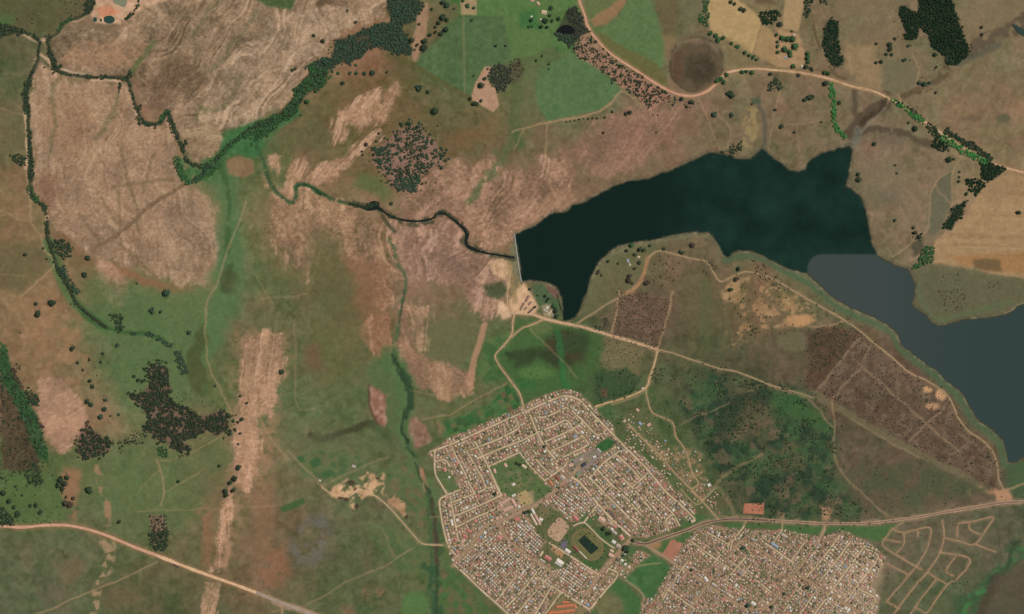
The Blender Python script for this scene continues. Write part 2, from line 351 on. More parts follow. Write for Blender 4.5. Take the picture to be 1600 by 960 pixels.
# --- slopes north of the middle stream
for p_, a_ in [([(615,125),(632,125),(622,155),(600,190),(575,210),(568,207),(590,178),(605,150)],118),([(592,140),(590,168),(575,190),(563,205),(553,197),(540,187),(530,176),(548,164)],120),([(520,190),(535,185),(545,200),(540,220),(525,225),(517,205)],110),([(590,205),(597,212),(560,242),(520,275),(490,290),(470,285),(520,250),(560,225)],135),([(425,245),(440,240),(445,260),(432,270),(424,258)],90),([(455,255),(475,240),(480,260),(462,285),(450,290)],120),([(415,270),(422,290),(416,292),(411,275)],80),
               ([(435,292),(462,285),(460,310),(445,312)],110),([(500,260),(525,255),(522,280),(490,288)],120)]:
    b, m = rpoly(p_, (146,114,89), 10, 1, 0.85, rock=0.6); streak(b, m, a_, 30, 4, 0.6, 47, (180,144,116), (112,90,64))
R4 = [(610,330),(640,310),(680,260),(700,240),(720,250),(770,255),(800,270),(840,250),(900,240),(880,310),(840,345),(805,362),(760,385),(735,375),(725,350),(700,332),(670,335),(640,342)]
b, m = rpoly(R4, (134,105,83), 20, 2, 0.8, rock=0.8); streak(b, m, 118, 55, 5, 0.65, 53, (174,137,114), (96,78,57), 6)
poly([(805,360),(838,350),(880,330),(905,315),(890,290),(860,300),(830,330)],(150,116,92),5,2,0.7,rock=0.5,vary=14)
R6 = [(930,200),(1000,165),(1080,170),(1060,215),(1000,250),(960,270),(920,270),(900,240)]
b, m = rpoly(R6, (128,99,80), 20, 2, 0.6, rock=0.5); streak(b, m, 125, 50, 5, 0.4, 59, (154,118,98), (104,86,66))
stroke([(800,110),(806,150),(800,190)],9,(62,80,50),6,3,0.6,patch=(9,-0.1))
stroke([(802,215),(785,245),(768,268),(745,295),(728,315)],15,(84,94,60),9,3,0.75,patch=(12,-0.55))
stroke([(800,120),(812,160),(805,195),(815,230)],12,(72,90,54),6,2,0.7)
poly([(560,272),(590,280),(612,300),(602,315),(572,302),(550,290)],(86,98,58),8,2,0.8)
stroke([(445,250),(440,275),(435,290)],10,(86,94,58),5,2,0.7)
stroke([(610,86),(650,105),(700,132),(738,156)],9,(84,82,48),4,1,0.75)
stroke([(740,160),(770,190),(790,205)],6,(112,96,64),3,1,0.6)
poly([(620,90),(640,105),(655,125),(640,135),(610,120)],(88,80,50),8,2,0.6)
poly([(700,200),(760,190),(780,215),(740,230),(700,225)],(116,86,60),12,3,0.6)
poly([(410,215),(500,190),(520,210),(510,240),(460,240),(420,240)],(88,92,58),10,3,0.5)
poly([(650,12),(668,5),(671,20),(664,60),(652,98),(645,95),(641,72),(650,45)],(154,120,94),2,1,0.9,vary=10)
poly([(650,100),(660,80),(690,50),(720,28),(715,5),(670,0),(668,40),(662,70)],(112,92,66),5,2,0.6)
poly([(400,-40),(470,-40),(462,0),(455,16),(420,11),(398,0)],(66,86,50),3,1,0.9)
# --- burnt veld, dark patches
poly([(755,445),(785,440),(796,455),(780,470),(760,462)],(62,72,46),5,1,0.85)
poly([(763,410),(790,402),(802,420),(790,438),(770,430)],(186,152,118),3,1,0.8,vary=16)
# --- northern fields
FIELDS = {
 'west':  [(720,27),(788,25),(800,90),(772,104),(752,105),(742,130),(734,151),(728,146),(650,101),(660,85),(690,60)],
 'north': [(745,-40),(905,-40),(905,0),(906,20),(893,36),(878,42),(866,52),(862,70),(836,86),(812,90),(800,92),(789,26),(745,23)],
 'middle':[(890,85),(915,98),(940,115),(965,130),(972,142),(938,172),(900,180),(855,190),(840,165),(836,130),(855,105)],
 'east':  [(975,10),(1000,-40),(1030,-40),(1024,20),(1036,45),(1041,95),(1034,106),(1020,110),(930,50),(950,38),(965,30)],
 'corner':[(912,-40),(975,-40),(965,0),(945,15),(920,28),(912,5)],
 'straw': [(1108,0),(1112,-40),(1150,-40),(1155,2),(1180,20),(1190,35),(1175,85),(1140,68),(1110,48),(1105,20)],
 'big':   [(1458,380),(1482,360),(1510,338),(1530,300),(1550,282),(1580,270),(1660,285),(1660,440),(1600,437),(1560,430),(1520,420),(1458,412)],
}
poly([(800,90),(862,70),(890,85),(855,105),(836,130),(840,165),(855,190),(840,195),(800,205)],(94,94,62),5,2,0.6)
blob(800,115,14,18,(78,68,54),6,2,0.6)
b, m = poly(FIELDS['west'],(79,98,64),1.5,0,1,vary=8); streak(b, m, 90, 120, 4, 0.16, 71, (92,112,70), (56,80,50))
poly([(788,25),(800,24),(806,80),(800,90)],(82,110,60),2,0,0.9); stroke([(724,27),(725,90),(726,146)],2.2,(112,112,76),1.2,0,0.7)
b, m = poly(FIELDS['north'],(83,108,62),2,0,0.95,vary=7); poly([(800,40),(838,48),(862,60),(840,86),(800,90)],(88,108,64),5,1,0.7)
b, m = poly([(812,20),(835,15),(845,45),(812,45)],(58,98,54),5,1,0.8)
poly([(720,-40),(745,-40),(745,24),(720,24)],(152,130,96),1.5,0,0.95,vary=8)
b, m = poly(FIELDS['middle'],(83,106,68),2,0,1,vary=6); streak(b, m, 150, 80, 6, 0.2, 73, (92,114,72), (66,96,58))
b, m = poly(FIELDS['east'],(88,108,68),2,0,1,vary=5); streak(b, m, 35, 120, 5, 0.3, 75, (96,120,72), (74,96,58))
poly([(930,48),(1035,106),(1046,140),(1030,134),(938,68)],(98,94,56),3,1,0.85)
poly(FIELDS['corner'],(96,104,66),2,0,0.95)
poly([(966,0),(980,-20),(978,8),(950,38),(928,44),(922,30),(945,15)],(142,108,78),3,1,0.85)
poly([(757,105),(770,104),(761,125),(775,140),(780,165),(771,176),(735,155),(743,130)],(164,130,104),1.5,0,1,vary=6)
b, m = poly(FIELDS['straw'],(164,138,96),2,0,0.95,vary=8)
poly([(1190,40),(1202,45),(1213,60),(1213,105),(1178,84)],(152,126,88),2,0,0.8)
poly([(1230,-40),(1262,-40),(1257,0),(1248,50),(1222,45)],(158,132,96),2,0,0.9)
poly([(1213,45),(1250,52),(1258,88),(1255,106),(1213,106)],(160,128,94),3,1,0.85,vary=10)
poly([(1010,-20),(1060,-20),(1055,60),(1045,90),(1038,50),(1025,20)],(98,86,60),6,2,0.8)
poly([(1055,-20),(1105,-20),(1095,40),(1060,35)],(100,98,72),5,2,0.7)
poly([(1035,50),(1060,60),(1050,90),(1042,100)],(132,108,78),5,2,0.7)
blob(1088,98,46,48,(100,90,68),4,1,0.8); blob(1088,101,42,43,(94,82,62),1.8,1,0.9); blob(1090,104,38,38,(88,74,56),3,1,0.8,vary=8); blob(1094,108,24,22,(66,60,46),7,1,0.9,vary=8); blob(1058,106,9,24,(88,64,48),5,1,0.7)
stroke([(1088 + 42 * math.cos(t), 101 + 43 * math.sin(t)) for t in np.linspace(0, 6.2832, 40)],2.6,(70,60,46),1.6,1,0.65,patch=(14,-0.4))
stroke([(1048,90),(1056,72),(1078,62),(1102,64),(1120,78)],5,(124,108,84),3,1,0.6,patch=(8,-0.2))
poly([(1075,62),(1095,60),(1098,68),(1080,70)],(118,98,78),2,1,0.7)
poly([(1128,50),(1180,88),(1200,108),(1150,108),(1130,90)],(106,96,68),8,2,0.6)
poly([(1165,170),(1186,165),(1186,210),(1168,235),(1156,235),(1160,200)],(144,124,84),5,1,0.8,patch=(8,-0.1))
stroke([(1185,162),(1192,180),(1195,205),(1192,228),(1180,240)],5,(86,82,70),2.5,1,0.8)
poly([(1172,155),(1186,152),(1190,160),(1176,164)],(70,82,62),2,0,0.8)
poly([(1210,8),(1195,-20),(1175,-20),(1180,5)],(92,74,56),5,1,0.8)
# --- north-east pastures
poly([(1300,0),(1400,0),(1405,60),(1440,80),(1440,130),(1380,148),(1330,130),(1315,100),(1312,30)],(116,102,76),6,2,0.5)
poly([(1325,70),(1370,65),(1378,140),(1340,128),(1322,100)],(142,118,86),5,2,0.7,vary=10)
poly([(1380,95),(1420,90),(1435,110),(1430,135),(1395,148),(1380,140)],(104,98,74),4,1,0.8)
poly([(1500,0),(1600,0),(1600,25),(1560,55),(1515,75),(1505,45)],(120,106,78),5,1,0.6)
stroke([(1615,25),(1590,42),(1560,55),(1530,68),(1512,82)],19,(88,76,60),5,2,0.85,patch=(10,-0.45))
stroke([(1560,70),(1520,88),(1500,100)],8,(84,82,68),5,1,0.7)
stroke([(1478,90),(1475,105),(1470,118),(1445,135),(1412,152)],10,(88,74,56),3,2,0.8,patch=(8,-0.4))
stroke([(1296,105),(1305,118),(1320,125)],4,(84,74,52),2,1,0.7)
stroke([(1270,40),(1275,60),(1282,75)],3,(84,66,48),1.5,1,0.7)
stroke([(1385,152),(1378,166),(1355,180),(1336,200),(1328,212)],19,(78,66,52),3,2,0.85,patch=(9,-0.55))
stroke([(1382,158),(1370,176),(1345,195)],7,(62,52,42),3,2,0.7)
stroke([(1335,142),(1336,160),(1335,178)],6,(82,70,56),3,1,0.8)
stroke([(1340,206),(1385,203),(1418,208),(1440,222),(1462,226)],10,(82,70,56),3,2,0.85,patch=(9,-0.5))
blob(1390,218,20,10,(104,92,74),6,1,0.7); stroke([(1345,205),(1362,190),(1382,170)],4,(120,112,92),2,1,0.6)
stroke([(1320,232),(1335,222),(1340,205)],12,(104,104,92),4,1,0.6)
blob(1567,186,12,7,(84,82,60),4,1,0.8); blob(1520,185,16,4,(94,80,62),4,2,0.6)
poly([(1335,240),(1400,245),(1440,300),(1430,340),(1380,310),(1350,290)],(122,106,84),10,2,0.5)
blob(1385,310,26,16,(100,92,74),10,2,0.5)
poly([(1462,290),(1485,262),(1490,315),(1475,345),(1468,362),(1452,366),(1448,350),(1453,300)],(94,92,72),2.5,1,0.85)
poly([(1420,380),(1442,372),(1445,390),(1428,400)],(72,70,54),4,1,0.8)
b, m = poly(FIELDS['big'],(152,124,90),3,1,0.95,vary=8); streak(b, m, 2, 90, 5, 0.4, 77, (166,138,100), (128,100,70))
poly([(1480,400),(1600,395),(1660,410),(1660,432),(1560,425),(1500,412)],(148,108,68),5,1,0.7)
poly([(1520,405),(1562,405),(1566,425),(1522,420)],(100,84,58),3,1,0.85)
poly([(1540,290),(1580,278),(1600,300),(1560,320),(1535,315)],(134,110,82),8,2,0.5)
poly([(1425,425),(1458,415),(1600,440),(1660,445),(1660,465),(1590,478),(1530,498),(1465,512),(1440,490),(1425,470)],(94,92,68),5,1,0.8)
stroke([(1432,440),(1440,470),(1465,500),(1510,490),(1580,472)],6,(86,100,68),3,1,0.6)
# --- south shore
poly([(900,500),(920,450),(945,405),(985,385),(1030,382),(1000,440),(975,460),(940,485)],(98,100,68),5,2,0.7)
stroke([(918,460),(930,425),(950,400),(985,385),(1040,374),(1085,368),(1110,370),(1122,385),(1130,405)],5,(112,112,84),3,1,0.6)
stroke([(1135,405),(1160,398),(1190,402),(1230,424),(1270,444),(1300,470),(1340,492),(1390,515),(1410,545),(1460,585),(1500,620),(1520,655),(1560,688),(1570,725)],13,(74,96,66),5,1,0.8)
stroke([(1130,400),(1160,394),(1190,399),(1230,421),(1265,436),(1300,468),(1340,489),(1385,508),(1404,530)],4,(108,104,80),2,1,0.6)
poly([(1128,452),(1140,440),(1160,432),(1190,440),(1215,445),(1225,460),(1250,465),(1278,485),(1272,508),(1240,512),(1200,515),(1165,522),(1140,545),(1138,525),(1165,500),(1150,480),(1128,470)],(162,134,94),5,2,0.7,patch=(10,0.05),vary=22)
poly([(1230,495),(1262,490),(1274,500),(1255,512),(1232,510)],(180,142,98),3,1,0.8)
blob(1240,536,34,21,(84,80,58),5,1,0.8); blob(1241,534,29,16,(100,98,72),4,1,0.95)
poly([(965,458),(1000,455),(1048,468),(1028,545),(957,522),(962,480)],(104,86,68),4,2,0.85,vary=16)
poly([(945,525),(1010,545),(1000,580),(990,600),(960,590),(935,570)],(118,104,74),7,2,0.7)
poly([(1062,440),(1120,420),(1128,455),(1130,500),(1080,520),(1055,500)],(94,90,64),8,2,0.5); stroke([(1105,445),(1100,500),(1105,540)],14,(82,92,60),7,2,0.5)
SCRUB = [(1340,525),(1375,550),(1420,585),(1475,615),(1490,640),(1510,675),(1545,695),(1555,740),(1560,765),(1500,735),(1450,715),(1400,680),(1340,645),(1295,620),(1275,612)]
poly(SCRUB,(100,86,68),4,1,0.9,vary=8); poly(SCRUB,(82,70,54),4,1,0.55,patch=(16,0.1)); poly(SCRUB,(116,104,82),4,1,0.6,patch=(10,0.2)); poly(SCRUB,(74,62,50),4,1,0.4,patch=(6,0.25))
BUSHY = [(1262,522),(1285,515),(1310,515),(1340,525),(1325,545),(1300,575),(1272,615),(1255,605),(1265,570),(1262,545)]
poly(BUSHY,(86,70,54),4,2,0.85,vary=10)
for pl, w_ in [([(1343,528),(1320,555),(1272,617)],2.5),([(1333,562),(1400,620),(1450,665),(1500,708)],3),([(1342,578),(1300,622)],2.5),([(1475,637),(1420,690)],2.5),([(1360,540),(1350,560)],2.5)]:
    stroke(pl,w_,(128,112,86),1.5,1,0.8)
stroke([(1270,615),(1330,650),(1395,688),(1445,715),(1495,738),(1540,768)],10,(106,100,74),3,1,0.85)
stroke([(1330,655),(1400,697),(1450,722)],2,(134,118,92),1,1,0.7)
for x_, y_, rx_, ry_ in [(1450,609,8,5),(1470,618,9,9),(1455,636,10,5),(1515,768,4,6),(1530,762,5,3)]:
    blob(x_, y_, rx_, ry_, (178,144,104), 3, 1, 0.9, vary=10)
# --- bush country between lake and town
BUSH = [(1075,590),(1120,580),(1180,595),(1240,605),(1262,620),(1300,665),(1305,720),(1310,740),(1345,790),(1340,808),(1200,805),(1150,790),(1130,760),(1100,700),(1080,660),(1060,640)]
poly(BUSH,(66,82,55),10,2,0.6,vary=12); poly(BUSH,(44,62,46),10,2,0.8,patch=(22,0.08)); poly(BUSH,(40,56,42),10,2,0.6,patch=(9,0.2)); poly(BUSH,(116,98,76),10,2,0.6,patch=(17,0.32)); poly(BUSH,(100,92,66),10,2,0.5,patch=(40,0.15)); poly(BUSH,(62,96,58),10,2,0.5,patch=(21,0.2))
poly([(1190,610),(1230,615),(1262,628),(1300,665),(1300,680),(1250,660),(1200,640)],(62,94,54),6,2,0.8)
poly([(1140,625),(1190,605),(1210,620),(1195,640),(1160,660),(1130,690),(1110,680)],(48,62,46),6,2,0.7)
poly([(1170,625),(1210,640),(1195,680),(1160,690),(1150,660)],(98,86,64),8,2,0.6)
poly([(1300,745),(1345,730),(1450,720),(1540,770),(1440,790),(1370,805),(1345,790)],(84,82,60),8,2,0.6); poly([(1300,745),(1345,730),(1450,720),(1540,770),(1440,790),(1370,805)],(68,84,56),8,2,0.5,patch=(28,0.15))
poly([(1280,790),(1300,795),(1296,812),(1285,812)],(166,130,98),3,1,0.8); poly([(1215,800),(1226,802),(1222,812)],(160,124,94),2,1,0.7)
poly([(1555,768),(1575,763),(1586,785),(1558,788)],(172,134,102),3,1,0.9); poly([(1540,768),(1560,762),(1560,775),(1545,772)],(164,128,94),3,1,0.7)
poly([(1572,730),(1590,720),(1610,720),(1610,782),(1590,778),(1575,765)],(66,88,58),4,1,0.8)
# --- dam works
poly([(795,470),(805,455),(815,445),(820,440),(828,455),(838,470),(842,480),(836,490),(820,492),(798,490)],(196,158,124),3,1,0.9,vary=14)
poly([(779,470),(795,478),(798,495),(785,500),(778,488)],(200,164,132),3,1,0.9,vary=12)
poly([(832,443),(850,444),(860,455),(872,475),(875,492),(862,497),(845,482),(835,465)],(72,90,62),3,1,0.9)
poly([(854,446),(865,447),(876,458),(876,464),(866,464),(858,456)],(112,80,70),2,1,0.9)
poly([(846,478),(866,476),(866,496),(850,496)],(150,130,104),2,1,0.8,vary=16)
stroke([(797,405),(799,425),(802,450),(805,470)],7,(134,116,80),4,1,0.7)
stroke([(806,405),(809,430),(812,445)],3,(160,130,92),2,1,0.7)
poly([(803,366),(809,400),(812,440),(808,440),(800,410),(798,390)],(112,112,86),3,1,0.8)
poly([(805,495),(850,500),(880,506),(920,515),(945,525),(940,560),(915,595),(880,610),(820,620),(790,590),(775,560),(800,525)],(66,92,52),7,2,0.85)
poly([(855,530),(890,515),(920,530),(912,565),(880,575),(850,560)],(62,58,40),9,2,0.9); stroke([(800,562),(850,555),(890,572)],13,(50,60,40),7,3,0.75); blob(905,540,22,14,(52,72,46),8,3,0.7)
blob(845,512,18,10,(98,104,66),6,1,0.6); blob(838,583,26,10,(84,112,62),6,1,0.7); blob(820,600,20,8,(52,96,52),5,1,0.7)
stroke([(872,520),(876,545),(880,590),(885,605)],8,(48,100,56),4,1,0.7)
poly([(930,580),(975,575),(1000,590),(985,615),(945,630),(930,625)],(58,76,50),4,2,0.85)
poly([(938,608),(950,606),(950,622),(938,620)],(104,72,56),3,1,0.7)
# --- garden plots and quarry beside the town stream
def cells(b, ang, sx, sy, seed):
    a = math.radians(ang)
    x = WARP[1][0][b]; y = WARP[1][1][b]
    u = np.floor((x * math.cos(a) + y * math.sin(a)) / sx).astype(int); v = np.floor((-x * math.sin(a) + y * math.cos(a)) / sy).astype(int)
    return _perm[(u * 7 + seed) & 255, (v * 13 + seed * 3) & 255]
def plots(pts, ang, sx, sy, seed, pal, op=0.85, feather=3):
    b, m = poly_mask(pts, feather, 1)
    r = cells(b, ang, sx, sy, seed)
    cc = np.array(pal, float)[np.minimum((r * len(pal)).astype(int), len(pal) - 1)]
    C[b] = C[b] * (1 - op * m[..., None]) + cc * op * m[..., None]
GARD = [(48,92,52),(60,98,54),(70,102,58),(52,80,48),(84,104,62),(94,96,62),(100,80,62),(58,88,54)]
plots([(690,660),(720,650),(770,630),(790,595),(810,600),(818,635),(780,652),(740,668),(700,688),(690,680)],-26,9,8,3,GARD)
plots([(760,530),(795,520),(798,540),(776,555),(790,590),(760,600),(745,580)],40,11,9,5,[(62,94,54),(74,102,58),(84,104,62),(56,88,50)],0.7)
plots([(460,715),(500,702),(565,712),(580,725),(545,742),(500,758),(470,735)],30,9,7,7,[(76,96,58),(86,98,62),(62,88,54),(90,96,66)],0.7)
plots([(590,735),(640,720),(655,760),(670,800),(660,830),(640,800),(610,770)],38,9,8,9,[(76,96,58),(86,98,62),(70,92,56),(104,92,66)],0.6)
plots([(560,810),(640,830),(670,860),(675,910),(620,890),(585,850)],38,12,9,11,[(72,96,58),(84,100,60),(66,92,54),(90,98,64)],0.6)
plots([(690,870),(720,895),(770,945),(760,965),(690,965),(685,900)],45,11,10,13,[(76,98,58),(66,96,54),(90,96,62),(104,92,66),(60,100,52)],0.6)
poly([(437,793),(473,778),(477,787),(441,802)],(56,86,50),1,0,0.9)
for q_ in [[(484,720),(500,716),(503,726),(488,732)],[(502,738),(518,733),(522,742),(506,750)],[(462,715),(474,712),(478,722),(466,724)]]: poly(q_,(50,84,50),1,0,0.8)
Q2 = [(512,768),(525,758),(540,750),(570,742),(598,740),(606,758),(598,776),(578,776),(562,792),(558,800),(545,788),(528,782)]
poly(Q2,(188,150,114),3,2,0.9,patch=(9,-0.15),vary=26); poly([(600,772),(620,775),(638,792),(646,800),(640,812),(625,802),(605,788)],(164,124,94),2,2,0.85,patch=(7,-0.1),vary=20)
for x_, y_, r_ in [(549,755,5),(533,778,5),(541,781,4),(555,765,3),(557,792,4),(590,747,3),(635,808,3)]: blob(x_, y_, r_, r_ * .8, (60,50,38), 1.5, 1, 0.9)
poly([(575,780),(600,778),(615,800),(595,798)],(82,76,56),5,2,0.6)
blob(487,855,30,34,(98,97,88),14,3,0.75,patch=(12,-0.1)); blob(490,820,16,10,(90,92,82),9,3,0.6)
blob(585,930,20,12,(128,98,74),8,2,0.6,patch=(8,0)); blob(545,955,12,12,(124,94,70),6,2,0.6)
poly([(653,728),(662,732),(668,755),(670,768),(664,770),(658,750)],(192,124,102),1.5,1,0.9,vary=16)
poly([(610,560),(635,570),(645,610),(640,660),(630,690),(600,670),(607,640),(605,615),(580,600),(575,570)],(78,98,60),6,2,0.7)
# --- streams: reeds and wet ground
stroke([(400,230),(412,255),(420,282),(430,300),(445,312),(457,318),(463,306),(461,293),(470,288),(486,293),(500,303),(530,315),(552,321)],4.5,(54,78,50),2.5,1,0.85,patch=(7,-0.35))
stroke([(463,306),(461,293),(470,288),(486,293),(500,303)],5,(46,76,46),2.5,1,0.7)
stroke([(545,318),(575,327),(590,325),(605,335),(620,342),(650,346),(675,342),(682,335),(695,334),(710,345),(722,355),(730,366),(728,380),(736,388),(760,396),(803,403)],8,(62,64,46),3,2,0.8,patch=(8,-0.3))
stroke([(593,328),(602,346),(616,362)],4,(60,64,44),2,1,0.8)
stroke([(608,374),(617,390),(620,410),(630,425),(635,445),(632,460),(628,480),(622,510),(618,535),(615,560)],4.5,(74,92,62),2.5,1,0.8,patch=(8,-0.25))
stroke([(632,455),(629,480),(622,505)],2,(50,62,44),1.5,1,0.7)
stroke([(616,555),(622,580),(635,605),(641,620),(636,645),(629,668),(636,692),(646,712),(656,732),(663,762),(672,790)],20,(74,104,62),8,3,0.55)
stroke([(616,555),(622,580),(635,605),(641,620),(636,645),(629,668),(636,692),(646,712),(656,732),(663,762),(672,790)],4,(46,62,44),2,2,0.85,patch=(10,-0.4))
stroke([(632,640),(628,668),(636,692)],3,(44,58,40),1.5,1,0.8)
stroke([(627,580),(639,600),(645,625),(643,640)],8,(46,68,46),3,2,0.75)
stroke([(672,785),(677,820),(680,860),(682,890)],8,(70,64,50),2.5,2,0.85,patch=(9,-0.5))
stroke([(666,770),(671,800),(674,850),(675,890),(668,930)],5,(60,84,52),2,1,0.8)
stroke([(684,800),(688,840),(690,870)],8,(54,76,50),4,2,0.6,patch=(8,-0.1))
stroke([(680,895),(683,930),(682,975)],15,(46,74,50),7,3,0.8,patch=(14,-0.5)); blob(648,945,22,22,(74,106,60),5,1,0.85)
stroke([(485,680),(500,686),(540,676),(570,663),(582,662)],8,(60,62,42),3.5,1,0.9); stroke([(580,662),(600,680),(615,700)],9,(66,80,52),4,1,0.7)
stroke([(480,692),(560,690),(620,700)],20,(84,92,64),10,2,0.5)
stroke([(1600,855),(1570,880),(1545,910),(1520,940),(1500,975)],24,(60,84,56),9,3,0.8,patch=(14,-0.4)); stroke([(1596,870),(1560,890),(1535,918),(1505,960)],7,(64,112,64),4,3,0.8,patch=(9,-0.2)); stroke([(1590,850),(1575,880),(1552,905)],8,(54,64,48),4,3,0.7); stroke([(1560,905),(1545,930),(1530,965)],14,(74,64,52),4,1,0.8)
poly([(1560,900),(1620,870),(1620,980),(1530,980)],(84,76,60),6,1,0.8)
# --- the drier, darker country south of the lake
b, m = poly_mask([(905,505),(945,420),(985,388),(1110,372),(1190,402),(1300,470),(1410,545),(1500,625),(1570,722),(1585,782),(1350,806),(1100,800),(1060,640),(1030,546)], 14, 1)
C[b] *= 1 - m[..., None] * np.array([0.0, 0.045, 0.03])
# --- dark channel lines of the western gullies, painted under their trees
for st_ in ([(62,65),(60,85),(58,98),(50,115),(43,135),(40,155),(46,178),(44,195),(47,238),(47,260),(47,292),(52,310),(68,322),(74,345),(73,365),(80,390),(90,420),(108,452),(125,480),(165,512)], [(75,63),(80,88),(90,112),(135,120),(160,121),(196,123),(205,140),(214,170),(228,193),(250,193),(262,174),(270,195),(285,232),(290,250)], [(0,48),(35,50),(60,63)], [(75,62),(92,50),(98,38),(115,30),(138,20),(146,0)]):
    stroke(st_, 4.5, (58,60,44), 1.8, 1, 0.85, patch=(9,-0.5))
# --- soil showing under the open woods
for pts_, c_ in (([(905,56),(918,50),(932,66),(955,91),(1000,119),(1030,139),(1052,149),(1046,158),(1032,160),(1015,176),(1008,165),(990,145),(968,135),(950,118),(935,108),(905,92),(897,78)],(152,112,94)), ([(620,205),(640,197),(655,197),(665,212),(680,220),(686,235),(695,245),(690,255),(670,268),(655,275),(650,295),(640,302),(620,298),(610,285),(600,275),(590,260),(582,250),(583,235),(595,225),(612,215)],(132,102,88)),
    ([(230,575),(245,570),(262,575),(265,600),(270,610),(262,615),(270,630),(285,635),(295,640),(310,650),(330,648),(345,640),(358,650),(355,672),(340,682),(325,672),(300,685),(285,690),(297,700),(285,708),(270,700),(260,690),(250,690),(240,680),(225,670),(232,655),(225,640),(215,630),(205,625),(200,618),(220,615),(230,605),(235,595)],(98,78,66)), ([(125,672),(140,668),(160,682),(175,690),(172,705),(150,715),(130,720),(120,705)],(104,82,68)), ([(233,805),(256,805),(262,835),(240,858),(236,835)],(112,92,76))):
    poly(pts_, c_, 3, 1, 0.85, vary=14)
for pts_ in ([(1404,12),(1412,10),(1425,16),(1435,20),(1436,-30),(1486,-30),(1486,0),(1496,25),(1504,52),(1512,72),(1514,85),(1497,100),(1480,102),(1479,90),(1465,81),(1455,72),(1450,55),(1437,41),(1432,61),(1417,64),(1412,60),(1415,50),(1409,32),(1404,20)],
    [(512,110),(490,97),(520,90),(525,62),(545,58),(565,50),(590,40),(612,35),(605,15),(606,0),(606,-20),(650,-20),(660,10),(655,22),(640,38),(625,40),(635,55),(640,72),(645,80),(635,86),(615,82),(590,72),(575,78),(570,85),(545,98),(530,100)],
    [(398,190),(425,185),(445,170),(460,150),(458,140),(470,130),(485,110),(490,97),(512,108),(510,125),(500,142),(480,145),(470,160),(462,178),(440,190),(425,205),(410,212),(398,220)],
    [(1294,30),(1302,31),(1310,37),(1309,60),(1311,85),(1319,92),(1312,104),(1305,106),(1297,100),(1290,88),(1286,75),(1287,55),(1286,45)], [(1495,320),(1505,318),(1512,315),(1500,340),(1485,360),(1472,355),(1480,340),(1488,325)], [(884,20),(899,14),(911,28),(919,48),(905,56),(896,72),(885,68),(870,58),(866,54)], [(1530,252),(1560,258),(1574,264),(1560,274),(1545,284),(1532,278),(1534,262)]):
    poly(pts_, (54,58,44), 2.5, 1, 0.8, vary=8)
b, m = poly_mask([(-60,640),(300,600),(480,620),(640,700),(690,800),(690,1010),(-60,1010)], 60, 0); C[b] += m[..., None] * np.array([7, 4, 4])
